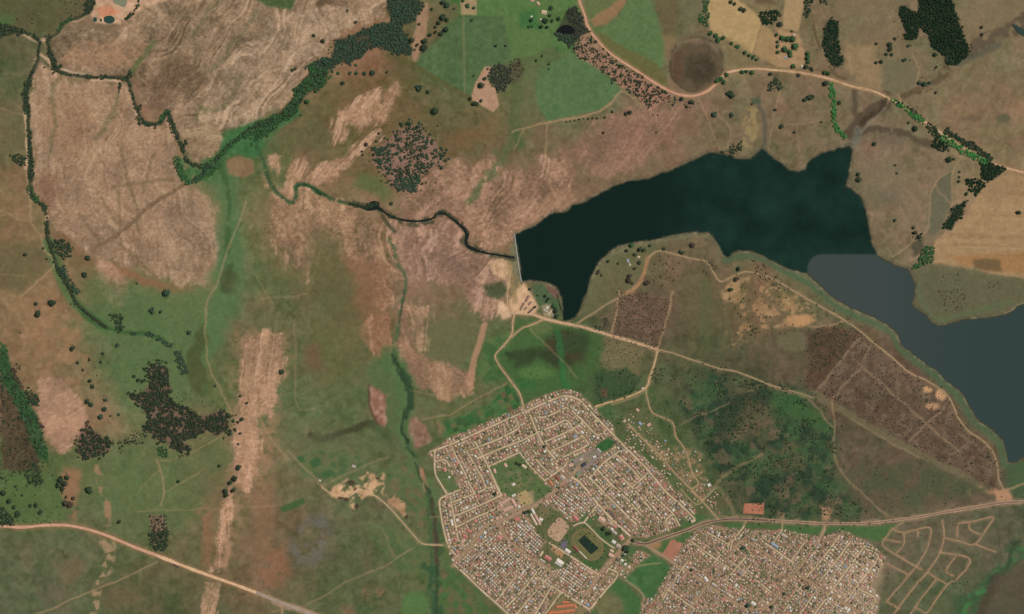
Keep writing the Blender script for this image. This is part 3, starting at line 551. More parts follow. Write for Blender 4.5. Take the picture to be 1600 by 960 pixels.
# --- fainter tracks worn into the veld
TRK = (156,128,96)
for pl, w_, op_ in [([(40,260),(48,310),(49,345),(65,370),(70,390),(85,412),(60,440),(32,465)],2.2,0.8),([(0,328),(25,340),(48,347)],2,0.6),([(0,430),(40,432)],1.5,0.4),([(0,170),(38,180)],1.5,0.5),
    ([(385,315),(372,350),(358,385),(340,440),(325,470),(321,500),(322,540),(330,585),(345,610),(365,650)],2.2,0.65),([(400,345),(440,400),(470,440)],2,0.3),([(400,430),(425,475)],2,0.4),([(405,468),(480,460)],2,0.4),([(400,640),(420,680),(450,720)],2.2,0.6),([(460,500),(462,570),(465,635),(490,640)],1.8,0.4),
    ([(245,718),(254,745),(256,772),(250,790)],2.2,0.8),([(256,772),(300,745),(320,730)],1.6,0.5),([(250,735),(215,770)],1.6,0.4),([(55,962),(100,942),(140,925),(190,905),(245,878)],2.2,0.7),([(215,800),(290,797),(400,792)],1.6,0.45),([(245,720),(290,712),(355,675)],1.8,0.5),
    ([(430,790),(400,792)],1.6,0.5),([(425,955),(480,945),(540,910),(600,885),(640,860)],2.2,0.5),([(575,815),(600,830),(615,870),(640,860),(655,845)],1.6,0.4),([(450,705),(480,735),(502,760)],2.4,0.6),([(502,760),(570,728),(605,715)],3,0.4),
    ([(840,195),(800,207)],2.4,0.8),([(860,190),(935,175),(972,142)],3,0.85),([(972,142),(1005,165)],2,0.7),([(840,195),(860,190)],3,0.8),([(856,190),(853,240),(860,290),(872,320)],2,0.6),([(818,205),(803,235)],1.6,0.5),
    ([(1095,160),(1115,210),(1125,235)],2,0.6),([(1120,178),(1140,202),(1138,232)],2,0.6),([(1224,130),(1213,165),(1200,240)],1.8,0.5),([(1213,198),(1285,190)],1.2,0.4),([(1246,197),(1248,238)],1.2,0.4),([(1425,85),(1435,105),(1430,135)],2,0.6),
    ([(1300,65),(1325,90),(1330,120)],2,0.45),([(1490,5),(1500,45),(1514,80)],2,0.5),([(1530,15),(1540,30)],2,0.4),([(1404,148),(1407,158)],3,0.8),
    ([(1485,266),(1462,290),(1487,318)],2,0.6),([(1503,246),(1487,270),(1488,320),(1478,345)],2,0.6),([(1462,290),(1453,305),(1452,345),(1443,365),(1395,402)],2.4,0.65),([(1477,362),(1460,385),(1420,408)],2.4,0.6),([(1405,320),(1415,345)],1.6,0.4),
    ([(955,522),(963,490),(968,455)],3,0.85),([(1028,546),(1040,505),(1048,470),(1052,455)],2.6,0.75),([(950,425),(955,440),(958,450)],1.6,0.4),([(1265,511),(1300,508),(1315,502)],2.6,0.7),
    ([(828,515),(850,535),(885,570),(900,590)],2,0.5),([(1030,400),(1110,380)],1.5,0.3),([(1300,620),(1304,665),(1303,712),(1315,738),(1345,770),(1388,808)],2.4,0.6),([(1200,600),(1245,618),(1268,628),(1300,668)],2.2,0.6),
    ([(1140,630),(1080,655),(1065,665)],2,0.5),([(1107,770),(1130,745),(1160,725),(1190,710)],5,0.45),([(1120,760),(1140,785),(1150,808)],5,0.4),([(1575,765),(1600,755)],3,0.8),([(680,852),(700,855)],2,0.6),([(672,808),(690,808)],2,0.5),
    ([(790,600),(770,610),(735,630),(700,648),(660,655)],2.4,0.55),([(640,610),(700,620),(740,605)],2,0.4),([(1410,815),(1400,825)],3,0.5),([(955,632),(1000,618),(1010,606)],3,0.6)]:
    stroke(pl, w_ * 0.9, TRK, 1.4, 1, op_ * 0.85)
# ------------------------------------------------------------------ the two townships: ground, parks, streets
TOWN_A = [(670,708),(700,688),(745,668),(780,652),(800,642),(830,628),(868,612),(885,610),(905,615),(920,628),(940,650),(955,662),(962,682),(985,700),(1005,715),(1030,735),(1055,765),(1085,790),(1088,802),(1078,815),(1045,830),(1010,842),(985,836),(972,850),(985,868),(1000,862),(1018,868),(975,905),(965,898),(945,925),(925,955),(915,968),(798,968),(770,938),(745,915),(710,882),(698,850),(690,820),(685,785),(698,770),(683,745),(678,715)]
TOWN_B = [(1050,882),(1068,852),(1080,832),(1108,822),(1150,826),(1185,830),(1232,828),(1262,835),(1285,842),(1312,828),(1335,838),(1360,850),(1382,872),(1372,900),(1358,915),(1374,932),(1366,968),(990,968),(1005,940),(1025,930),(1035,910)]
PARKS = {
 'common':  [(764,731),(812,710),(826,732),(850,754),(866,766),(848,780),(826,791),(786,772),(776,752)],
 'school':  [(774,782),(806,772),(834,766),(836,788),(812,800),(786,802)],
 'plot':    [(684,736),(697,728),(708,745),(720,764),(701,771),(690,758),(681,740)],
 'triangle':[(930,697),(950,683),(964,690),(948,706),(938,708)],
 'stadium': [(822,800),(846,790),(858,792),(872,800),(886,812),(896,818),(906,812),(914,806),(926,812),(948,826),(970,826),(985,840),(962,866),(938,893),(925,888),(900,870),(885,888),(868,890),(842,870),(842,858),(856,848),(838,830)],
 'centre':  [(886,722),(926,702),(940,712),(935,722),(905,742),(893,738)],
 'green':   [(905,880),(935,862),(948,866),(935,892),(925,886)],
 'orangeschool':[(862,930),(885,928),(920,952),(915,968),(848,968)],
}
YARD = [(76,92,56),(84,98,60),(100,104,68),(92,88,64),(148,116,94),(156,124,102),(134,114,88),(144,118,92),(120,106,78),(152,124,98),(104,102,70),(128,104,84),(160,134,106),(88,98,62),(140,110,88),(96,100,66)]
for T, sd in ((TOWN_A, 3), (TOWN_B, 8)):
    poly(T, (138,114,90), 4, 1, 0.9)
    plots(T, 38, 5.5, 4.2, sd, YARD, 0.75, 2)
    plots(T, 38, 2.4, 2.2, sd + 2, [(176,148,120),(96,84,64),(140,118,92),(116,104,74),(156,120,98),(84,92,58)], 0.35, 2)
poly([(1290,880),(1345,870),(1385,880),(1372,935),(1360,965),(1290,965)],(176,148,118),8,2,0.45)
poly([(975,905),(1002,880),(1020,866),(1050,886),(1036,910),(1022,935),(1005,936),(995,922)],(64,97,57),4,1,0.95,vary=9)
poly([(925,957),(965,903),(980,915),(1000,935),(1002,980),(920,980)],(62,96,54),3,1,0.9); blob(952,948,24,22,(108,100,70),9,2,0.85,vary=10)
poly([(1010,852),(1040,840),(1070,830),(1086,832),(1072,845),(1052,876),(1038,868)],(74,98,58),3,1,0.9); blob(1022,851,12,7,(160,116,78),4,1,0.8)
poly([(1130,818),(1290,822),(1400,820),(1382,848),(1352,842),(1322,830),(1282,834),(1258,836),(1230,828),(1180,825),(1140,827)],(70,98,56),3,1,0.9)
poly([(1060,812),(1088,802),(1120,812),(1080,826),(1065,826)],(68,96,56),3,1,0.8)
for k_, c_, o_ in [('common',(78,98,58),0.9),('school',(158,130,108),0.7),('plot',(82,98,60),0.9),('triangle',(50,88,50),0.95),('stadium',(84,90,58),0.85),('centre',(126,116,98),0.8),('green',(48,92,50),0.8),('orangeschool',(116,104,74),0.8)]:
    poly(PARKS[k_], c_, 2.5, 1, o_, vary=6)
poly([(790,735),(815,730),(835,745),(810,765),(790,760)],(128,112,82),7,2,0.6,patch=(10,0)); poly([(808,772),(823,765),(834,784),(815,792)],(162,138,98),1.5,0,0.95,vary=6)
poly([(880,845),(905,822),(930,830),(960,856),(938,890),(905,872)],(78,88,54),5,1,0.7)
poly([(912,820),(945,830),(968,850),(945,858),(925,838)],(54,84,48),4,1,0.7)
poly([(905,800),(925,800),(935,812),(915,822),(905,812)],(70,98,56),3,1,0.8)
poly([(975,850),(995,855),(990,870),(978,885),(968,880)],(70,96,58),3,1,0.8)
poly([(858,856),(868,852),(884,866),(876,872)],(170,126,92),2,0,0.85); blob(848,800,10,10,(118,104,74),5,1,0.7)
# ragged settlement on the eastern edge
poly([(970,650),(1010,640),(1050,700),(1075,700),(1100,740),(1120,790),(1110,806),(1070,770),(1030,730),(985,690)],(92,96,62),8,2,0.6)
poly([(1000,690),(1030,700),(1090,700),(1102,745),(1100,780),(1070,755)],(156,122,90),6,2,0.6,patch=(7,0.0))

STREETS = [  # township streets: pale gravel
 ([(672,707),(715,690),(760,670),(800,652),(822,643),(842,634),(868,623),(885,619),(903,624),(912,632),(925,646),(950,671),(975,697),(1000,722),(1015,738),(1040,768),(1060,786),(1086,811)],2.6),
 ([(735,703),(770,690),(790,681),(812,669)],2.3),([(745,717),(785,700),(812,690),(840,676),(865,666),(885,657),(896,670),(910,682),(920,694)],2.3),([(762,730),(785,719),(812,707)],2.3),
 ([(805,650),(812,669)],1.8),([(787,661),(790,680)],1.8),([(705,697),(715,718),(725,737),(733,755),(741,770)],2.2),([(826,643),(837,670),(847,692),(858,706),(872,722)],2.6),
 ([(840,652),(854,651),(881,639),(890,639),(900,648),(913,660),(922,670),(935,680),(950,669)],2.2),([(850,691),(871,682),(896,670),(913,658)],2.2),([(861,705),(890,692),(910,682)],2.2),([(874,717),(900,705),(920,695)],2.2),
 ([(680,703),(680,738),(690,758),(699,773)],2.4),([(680,721),(697,720),(708,742)],2.0),([(729,704),(742,728),(755,750),(761,768)],2.2),([(742,690),(757,717),(768,740),(784,775)],2.4),
 ([(812,707),(828,728),(850,750)],2.0),([(833,712),(848,730),(862,742)],1.8),([(850,752),(880,730),(886,722)],2.4),([(699,773),(720,765)],2.2),([(699,774),(688,780),(687,790),(690,810),(694,830),(698,845),(704,858),(716,871)],2.6),
 ([(703,775),(707,795),(712,822),(717,845),(728,854)],2.2),([(708,785),(745,770),(775,758)],2.2),([(709,807),(745,792),(785,773)],2.2),([(712,824),(745,808),(772,796),(790,782)],2.2),([(768,740),(778,765),(785,774)],1.8),
 ([(710,883),(730,900),(750,920),(775,942),(797,962)],2.6),([(773,942),(800,908),(818,887)],2.2),([(790,950),(820,918),(845,885)],2.2),([(805,962),(835,926),(856,903)],2.2),([(835,962),(862,916)],2.2),([(850,962),(876,927)],2.2),
 ([(840,902),(873,923),(898,938),(922,953)],2.8),([(922,952),(945,924),(965,898),(950,888)],2.4),([(893,746),(905,753),(920,770),(932,785),(945,800),(965,820),(985,838)],3.4),([(921,746),(946,772),(980,806),(995,820)],2.6),
 ([(933,733),(955,757),(980,780),(1002,805)],2.3),([(945,720),(965,740),(988,762),(1010,788),(1030,812)],2.4),([(962,710),(982,728),(1000,748)],2.4),([(988,761),(1015,738)],2.4),([(1012,766),(1040,792),(1052,804),(1062,822)],2.2),
 ([(1052,803),(1042,811),(1041,817),(1045,830)],2.4),([(920,748),(945,722),(968,705)],2.2),([(936,782),(948,772)],1.8),([(895,822),(912,817),(927,830),(940,843),(960,857)],2.0),([(912,817),(935,787)],2.4),([(858,848),(880,862),(905,878),(935,898)],2.2),
 ([(1163,822),(1150,838),(1138,852),(1115,880)],2.0),([(1312,836),(1290,866),(1260,902)],2.0),([(1328,847),(1305,878),(1283,905)],2.0),([(1352,852),(1325,888),(1296,928),(1272,960)],2.4),([(1352,858),(1372,871),(1345,908),(1320,942)],2.4),
 ([(1340,920),(1368,937),(1352,962)],2.0),([(1035,938),(1060,897),(1075,878)],1.8),([(1165,870),(1150,888),(1133,908)],1.8),([(1145,880),(1175,902),(1205,925)],1.8),([(1222,827),(1203,856)],2.0),([(1258,846),(1232,882)],2.0),([(1080,846),(1110,868),(1140,888)],1.8),
 ([(1105,832),(1140,852)],1.8),([(1040,918),(1062,935),(1090,955)],1.8),([(1130,905),(1165,930)],1.8),([(1255,912),(1225,955)],1.8),([(1278,918),(1250,960)],1.8),([(1190,845),(1215,862),(1240,880)],1.8),([(1180,872),(1160,900)],1.6)]
AVENUES = [  # wider brown streets
 ([(905,730),(893,743),(875,760),(855,776),(838,789),(815,800),(790,811),(775,817),(760,823),(748,836),(735,853),(715,876),(708,884)],4.6),([(780,817),(785,830),(795,845),(810,857),(825,867),(842,879),(858,890),(866,900)],4.6),
 ([(987,842),(973,856),(957,874),(940,893),(920,922),(907,938)],4.6),([(1009,852),(1030,865),(1052,879),(1078,895),(1105,914),(1133,932),(1156,946),(1177,952),(1202,946),(1225,915),(1242,895),(1262,868),(1280,842),(1288,826)],3.6),
 ([(1105,914),(1122,892),(1140,870),(1153,850),(1163,846),(1176,852),(1190,862),(1213,876),(1242,894),(1268,910),(1293,928),(1320,943),(1346,960)],3.2),([(1105,914),(1090,936),(1072,962)],3.2)]
TRACKS = [  # reddish dirt tracks outside the town
 ([(800,488),(830,491),(850,498),(880,505),(905,510),(950,523),(1000,538),(1028,546)],5.0,(176,142,110)),([(1028,546),(1050,552),(1080,562),(1120,575),(1150,581),(1182,593),(1200,601)],2.2,(156,130,98)),
 ([(1028,546),(1022,570),(1015,590),(1009,606),(985,619),(940,632),(930,636)],3.6,(174,142,104)),([(1009,606),(1012,625),(1020,645),(1050,660),(1056,682),(1066,696),(1075,715),(1082,740),(1091,755),(1080,765)],2.2,(160,130,98)),
 ([(975,655),(1000,682),(1025,705),(1042,725),(1060,745),(1080,765),(1097,783),(1115,803),(1122,811)],2.6,(156,128,98)),([(1080,768),(1098,782)],3.0,(164,128,94)),([(1098,782),(1118,763)],2.0,(150,134,100)),([(1063,765),(1088,788),(1098,782)],1.6,(150,128,96)),
 ([(898,508),(940,481),(975,460),(997,443),(1008,424),(1014,403),(1030,392),(1055,398),(1085,405),(1105,410),(1114,425),(1126,440),(1145,432),(1165,425),(1190,430),(1215,440),(1245,458),(1285,481),(1310,495),(1340,515),(1365,536),(1395,560),(1420,582),(1450,596),(1478,616),(1488,631),(1498,655),(1515,675),(1535,688),(1550,705),(1558,726),(1560,746),(1568,765)],2.8,(146,122,92)),
 ([(1012,402),(1006,428),(995,448),(978,460)],5.5,(148,112,80)),([(805,487),(801,505),(800,522),(787,540),(774,556),(780,571),(790,585),(803,603),(812,615),(820,643)],3.4,(164,132,102)),([(800,527),(815,514),(828,509),(850,499)],3.0,(160,130,98)),
 ([(798,425),(794,450),(793,475),(800,488)],2.4,(170,140,104)),([(590,777),(605,790),(622,808),(646,836),(656,847),(666,851),(692,852)],2.6,(164,140,106)),([(977,906),(998,922),(1006,934),(1003,945)],2.0,(150,128,96)),([(945,898),(1000,884),(1032,880)],1.5,(130,122,84)),
 ([(1200,601),(1240,612),(1270,622)],2.0,(150,124,94)),([(503,762),(520,772),(545,776),(562,765),(590,777)],1.8,(190,156,120)),([(1163,822),(1166,812)],2.2,(160,130,100)),([(1288,826),(1292,815)],2.6,(160,130,100)),([(1222,827),(1222,813)],2.0,(160,128,98))]
PLANNED = [[(1472,813),(1475,838),(1468,865),(1448,895),(1425,921),(1395,962)],[(1475,840),(1500,846),(1523,850),(1545,822),(1552,810),(1548,808),(1515,816),(1497,819),(1496,839)],[(1514,817),(1516,828),(1532,835)],[(1468,863),(1515,874),(1495,905),(1480,914),(1445,962)],
 [(1493,870),(1478,892),(1490,900)],[(1450,896),(1480,914)],[(1462,905),(1420,962)],[(1395,827),(1412,832),(1450,824),(1454,836),(1448,858),(1430,887),(1385,940)],[(1380,842),(1407,847)],[(1395,826),(1379,848),(1387,859),(1440,891)],[(1412,832),(1412,850),(1400,864)],[(1385,880),(1418,898)],[(1523,850),(1555,863)],[(1385,940),(1405,952)],[(1434,826),(1434,838)],[(1428,948),(1446,958)]]
ROAD_N = [(899,-40),(905,0),(912,20),(920,45),(935,65),(955,85),(990,108),(1020,128),(1045,142),(1065,149),(1085,150),(1105,143),(1120,130),(1135,115),(1155,110),(1180,108),(1210,110),(1250,114),(1290,122),(1330,135),(1365,143),(1390,155),(1410,165),(1435,184),(1455,197),(1475,211),(1500,228),(1530,246),(1560,259),(1600,270),(1670,288)]
ROAD_W = [(-60,820),(0,822),(35,824),(70,821),(105,821),(140,828),(175,840),(210,855),(245,868),(275,880),(320,897),(360,911),(400,926),(440,942),(490,960),(560,985)]
ROAD_T = [(985,843),(995,848),(1008,850),(1020,847),(1045,838),(1075,828),(1100,818),(1125,813),(1150,811),(1200,813),(1250,816),(1300,818),(1360,817),(1420,810),(1480,800),(1540,790),(1580,785),(1670,783)]
# trodden verges painted into the ground under and beside the roads
for pl, w_ in STREETS: stroke(pl, w_ + 1.2, (150,126,98), 1.5, 1, 0.45)
for pl, w_ in AVENUES: stroke(pl, w_ + 2.4, (138,116,88), 2, 1, 0.8)
for pl, w_, c_ in TRACKS: stroke(pl, w_ + 1.0, c_, 1.8, 1, 0.45)
for pl in PLANNED: stroke(pl, 3.4, (136,112,84), 1.8, 1, 0.6)
stroke(ROAD_N, 8, (138,112,82), 3, 1, 0.7); stroke(ROAD_W, 9, (132,104,74), 3, 1, 0.7); stroke(ROAD_T, 8, (138,116,90), 3, 1, 0.7, patch=(12, -0.3))
stroke([(430,940),(490,962)],10,(150,128,106),3,1,0.7); stroke([(420,930),(438,945),(440,962)],3,(160,130,100),1.5,1,0.8)

# ------------------------------------------------------------------ relief
LAKE = [(805,366),(820,359),(838,352),(845,345),(855,338),(868,332),(880,332),(885,330),(895,322),(905,318),(918,312),(932,305),(945,298),(960,290),(985,283),(1010,279),(1035,270),(1060,260),(1085,250),(1098,243),(1110,238),(1130,240),(1150,249),(1172,248),(1185,238),(1190,232),(1200,240),(1215,252),(1235,265),(1248,268),(1258,265),(1262,255),(1272,245),(1285,238),(1310,232),(1328,228),(1332,235),(1328,260),(1325,280),(1322,290),(1340,302),(1350,315),(1353,330),(1358,355),(1362,375),(1367,390),(1370,398),(1385,406),(1400,415),(1418,420),(1424,430),(1430,445),(1428,465),(1425,475),(1430,482),(1445,490),(1455,503),(1465,510),(1478,508),(1500,500),(1530,498),(1570,492),(1582,485),(1590,478),(1600,475),(1680,462),(1900,480),(1900,700),(1680,715),(1600,715),(1588,722),(1575,722),(1572,705),(1568,690),(1558,680),(1545,668),(1530,660),(1520,645),(1510,625),(1500,612),(1490,605),(1478,595),(1465,580),(1450,572),(1435,560),(1420,548),(1408,538),(1400,520),(1385,507),(1370,498),(1345,488),(1330,482),(1320,476),(1305,468),(1290,455),(1282,448),(1270,438),(1260,428),(1245,424),(1230,420),(1215,412),(1200,405),(1190,398),(1175,394),(1155,392),(1145,397),(1138,402),(1130,398),(1125,388),(1120,378),(1112,368),(1105,364),(1085,364),(1065,364),(1050,368),(1030,374),(1000,378),(985,380),(968,385),(955,392),(945,402),(935,412),(928,425),(922,440),(917,455),(912,470),(905,490),(898,498),(888,502),(880,500),(880,480),(878,465),(870,452),(858,443),(845,440),(830,438),(816,440),(813,425),(810,400),(806,380)]
lake_d = line_dist(LAKE, 70, 0, closed=True)
NS = fbm(X, Y, 7, 3, 181)
lake_in = inside(LAKE, X, Y)
shore = np.where(lake_in, -lake_d, lake_d) + np.where(lake_d < 12, 0.7 * NS + 0.7 * N1, 0)
# a thin bare drawdown line at the water's edge
rim = (1 - sstep(0.6, 2.6, np.abs(shore - 1.2)))
rim *= 0.15 + 0.45 * sstep(-0.3, 0.5, fbm(X, Y, 30, 3, 83))
wet = 1 - sstep(1.5, 5.5, shore + 2 * NS); blend((slice(None), slice(None)), wet * 0.55, (84,78,60))
blend((slice(None), slice(None)), rim * sstep(-0.2, 0.6, NS), (142,126,98))
C[:] = 104 + (C - 104) * np.where(C < 104, 1.04, 1.07)
C[:] = 255 * (np.clip(C, 4, 250) / 255) ** 0.96
C += (SPECK * (1.4 + 2.4 * ROCK))[..., None]
C += (fbm(X, Y, 3.6, 2, 191) * (3 + 4 * ROCK))[..., None] * np.array([1, 1, .9])
C[shore < -2] = (60, 58, 48)
STREAM_W = [(62,65),(60,85),(58,98),(50,115),(43,135),(40,155),(46,178),(44,195),(47,238),(47,260),(47,292),(52,310),(68,322),(74,345),(73,365),(80,390),(90,420),(108,452),(125,480),(165,512)]
STREAM_E = [(75,63),(80,88),(90,112),(135,120),(160,122),(196,123),(205,140),(214,170),(228,192),(250,192),(262,174),(270,195),(285,232),(290,250)]
STREAM_M = [(545,319),(560,322),(575,327),(590,325),(605,335),(620,342),(650,346),(675,342),(682,335),(695,334),(710,345),(722,355),(730,366),(728,380),(736,388),(760,396),(780,399),(803,403)]
STREAM_G = [(400,230),(412,255),(420,282),(430,300),(445,312),(457,318),(463,306),(461,293),(470,288),(486,293),(500,303),(530,315),(545,319)]
STREAM_S = [(616,555),(622,580),(637,605),(641,620),(636,645),(629,668),(636,692),(646,712),(656,732),(663,762),(674,800),(680,860),(680,900),(678,965)]
gully = np.full(X.shape, 12.0)
for s_ in (STREAM_W, STREAM_E, STREAM_M, STREAM_G, STREAM_S): line_dist(smooth(s_, False, 5), 12, 0, out=gully)
road_d = np.full(X.shape, 14.0); road_a = np.zeros(X.shape)
for pl, w_ in STREETS + AVENUES: line_dist(smooth(pl, False, 5), 14, 0, out=road_d, ang=road_a)
street_d = road_d.copy()
for pl in [t[0] for t in TRACKS] + PLANNED + [ROAD_N, ROAD_W, ROAD_T]: line_dist(smooth(pl, False, 5), 14, 0, out=road_d)
flat = np.clip((road_d - 4) / 6, 0, 1)
for T in (TOWN_A, TOWN_B):
    b, m = poly_mask(T, 6, 0); flat[b] *= 1 - m
land = sstep(0, 60, shore)
macro = (9 + 12 * fbm(X, Y, 260, 2, 91)) * land
macro = np.maximum(macro, 0)
H = 1.6 + macro + flat * (0.35 * fbm(X, Y, 6, 3, 95) + 0.9 * fbm(X, Y, 18, 3, 99) * sstep(2, 25, shore))
H += flat * ROCK * (0.9 * fbm(X + 6 * N1, Y + 6 * N2, 9, 4, 103))
H += flat * STRATA * 1.3
H -= 5.0 * np.exp(-(gully / 3.6) ** 2) * np.where(gully < 12, 1, 0) * sstep(1, 8, shore)
H = np.where(shore < 4, np.where(shore > 0, np.minimum(H, 0.15 + shore * 0.5), np.maximum(shore * 1.2, -9)), H)
def height(x, y):
    x = np.asarray(x, float); y = np.asarray(y, float)
    i = np.clip(np.searchsorted(GX, x) - 1, 0, NX - 2); j = np.clip(np.searchsorted(GY, y) - 1, 0, NY - 2)
    u = np.clip((x - GX[i]) / (GX[i + 1] - GX[i]), 0, 1); v = np.clip((y - GY[j]) / (GY[j + 1] - GY[j]), 0, 1)
    return (H[j, i] * (1 - u) + H[j, i + 1] * u) * (1 - v) + (H[j + 1, i] * (1 - u) + H[j + 1, i + 1] * u) * v
def W(x, y, z=0.0): return ((x - 800) * S, (480 - y) * S, float(z))

# ------------------------------------------------------------------ materials
def new_mat(name):
    m = bpy.data.materials.new(name); m.use_nodes = True
    nt = m.node_tree; p = nt.nodes["Principled BSDF"]
    return m, nt, p
def noise_node(nt, scale, detail=4.0, rough=0.6):
    g_ = nt.nodes.new("ShaderNodeNewGeometry"); n_ = nt.nodes.new("ShaderNodeTexNoise")
    n_.inputs["Scale"].default_value = scale; n_.inputs["Detail"].default_value = detail; n_.inputs["Roughness"].default_value = rough
    nt.links.new(g_.outputs["Position"], n_.inputs["Vector"])
    return n_.outputs["Fac"]
def remap(nt, s_, a, b, c, d):
    r_ = nt.nodes.new("ShaderNodeMapRange")
    for k, v in zip((1, 2, 3, 4), (a, b, c, d)): r_.inputs[k].default_value = v
    nt.links.new(s_, r_.inputs[0]); return r_.outputs[0]
def mul(nt, a, b):
    q = nt.nodes.new("ShaderNodeMath"); q.operation = 'MULTIPLY'
    nt.links.new(a, q.inputs[0]); nt.links.new(b, q.inputs[1]); return q.outputs[0]
def scale_col(nt, c, f):
    v = nt.nodes.new("ShaderNodeVectorMath"); v.operation = 'SCALE'
    nt.links.new(c, v.inputs[0]); nt.links.new(f, v.inputs[3]); return v.outputs[0]
def mat_plain(name, c, c2=None, scale=0.08, var=0.18, rough=0.9, spec=0.15, detail=4.0):
    """two procedural tones mottled together, with finer grain on top"""
    m, nt, p = new_mat(name)
    c2 = c2 or tuple(min(255, q * 1.12) for q in c)
    mix = nt.nodes.new("ShaderNodeMix"); mix.data_type = 'RGBA'
    mix.inputs[6].default_value = rgba(c); mix.inputs[7].default_value = rgba(c2)
    nt.links.new(remap(nt, noise_node(nt, scale, detail), 0.35, 0.65, 0, 1), mix.inputs[0])
    f = remap(nt, noise_node(nt, scale * 6, 3), 0.25, 0.75, 1 - var, 1 + var)
    nt.links.new(scale_col(nt, mix.outputs[2], f), p.inputs["Base Color"])
    p.inputs["Roughness"].default_value = rough; p.inputs["Specular IOR Level"].default_value = spec
    return m
def mat_ground():
    m, nt, p = new_mat("ground_cover")
    a = nt.nodes.new("ShaderNodeAttribute"); a.attribute_name = "land_cover"
    f = mul(nt, remap(nt, noise_node(nt, 0.055, 5, 0.65), 0.25, 0.75, 0.74, 1.26), remap(nt, noise_node(nt, 0.2, 4, 0.7), 0.25, 0.75, 0.72, 1.28))
    # coarse grain on bare rock (alpha of the cover), finer on grass
    rk = remap(nt, a.outputs["Alpha"], 0.0, 0.8, 0.45, 1.0)
    lf = nt.nodes.new("ShaderNodeMix"); lf.data_type = 'FLOAT'; lf.inputs[2].default_value = 1.0
    nt.links.new(rk, lf.inputs[0]); nt.links.new(f, lf.inputs[3])
    nt.links.new(scale_col(nt, a.outputs["Color"], lf.outputs[0]), p.inputs["Base Color"])
    p.inputs["Roughness"].default_value = 1.0; p.inputs["Specular IOR Level"].default_value = 0.05
    return m
GROUND = mat_ground()
def mat_water(name, c, c2=None, rough=0.12):
    m, nt, p = new_mat(name)
    p.inputs["Base Color"].default_value = rgba(c)
    p.inputs["Roughness"].default_value = rough; p.inputs["Specular IOR Level"].default_value = 0.35
    return m, nt, p

# ------------------------------------------------------------------ mesh makers
def mesh_np(name, V, F, mats=(), mat_idx=None, smooth_=False):
    me = bpy.data.meshes.new(name)
    V = np.asarray(V, np.float32); F = np.asarray(F, np.int32); k = F.shape[1]
    me.vertices.add(len(V)); me.vertices.foreach_set("co", V.ravel())
    me.loops.add(F.size); me.loops.foreach_set("vertex_index", F.ravel())
    me.polygons.add(len(F)); me.polygons.foreach_set("loop_start", np.arange(0, F.size, k, dtype=np.int32))
    for m in mats: me.materials.append(m)
    if mat_idx is not None: me.polygons.foreach_set("material_index", np.asarray(mat_idx, np.int32))
    me.polygons.foreach_set("use_smooth", np.full(len(F), smooth_, bool))
    me.update(calc_edges=True)
    return me
def link(name, me, parent=None, loc=None, **props):
    o = bpy.data.objects.new(name, me); col.objects.link(o)
    if parent is not None: o.parent = parent
    if loc is not None: o.location = loc
    for k, v in props.items(): o[k] = v
    return o
def color_attr(me, cols, alpha=None):
    at = me.color_attributes.new("land_cover", 'FLOAT_COLOR', 'POINT')
    a = np.ones((len(cols), 4), np.float32); a[:, :3] = cols
    if alpha is not None: a[:, 3] = alpha
    at.data.foreach_set("color", a.ravel())

# the ground: one sheet to the horizon
LC = lin(np.clip(C, 8, 235)).reshape(-1, 3) * ALB
PX = (X - 800) * S; PY = (480 - Y) * S
V = np.stack([PX, PY, H], -1).reshape(-1, 3)
idx = np.arange(NX * NY).reshape(NY, NX)
F = np.stack([idx[1:, :-1], idx[1:, 1:], idx[:-1, 1:], idx[:-1, :-1]], -1).reshape(-1, 4)
me = mesh_np("ground", V, F, [GROUND], smooth_=True)
color_attr(me, LC, ROCK.ravel())
link("ground", me, kind="structure")
# ploughed and grazed fields: each a sheet of its own lying on the ground
FIELD_NAME = {'west': 'crop_field', 'north': 'pasture_field', 'middle': 'crop_field', 'east': 'crop_field', 'corner': 'pasture_field', 'straw': 'stubble_field', 'big': 'stubble_field'}
jc, ic = np.meshgrid(np.arange(NY - 1), np.arange(NX - 1), indexing='ij')
cxx = (X[:-1, :-1] + X[1:, 1:]) / 2; cyy = (Y[:-1, :-1] + Y[1:, 1:]) / 2
for k_, pts in FIELDS.items():
    sel = inside(pts, cxx, cyy).ravel()
    f = F[sel]; u, inv = np.unique(f, return_inverse=True)
    v = V[u].copy(); v[:, 2] += 0.25
    me = mesh_np(FIELD_NAME[k_], v, inv.reshape(-1, 4), [GROUND], smooth_=True); color_attr(me, LC[u], ROCK.ravel()[u])
    link(FIELD_NAME[k_], me, kind="structure")

def flat_poly(pts, z):
    """a level sheet"""
    me = bpy.data.meshes.new("sheet")
    P = [W(x, y, z) for x, y in pts][::-1]
    me.from_pydata(P, [], [list(range(len(P)))]); me.update()
    if me.polygons[0].normal.z < 0: me.flip_normals()
    return me
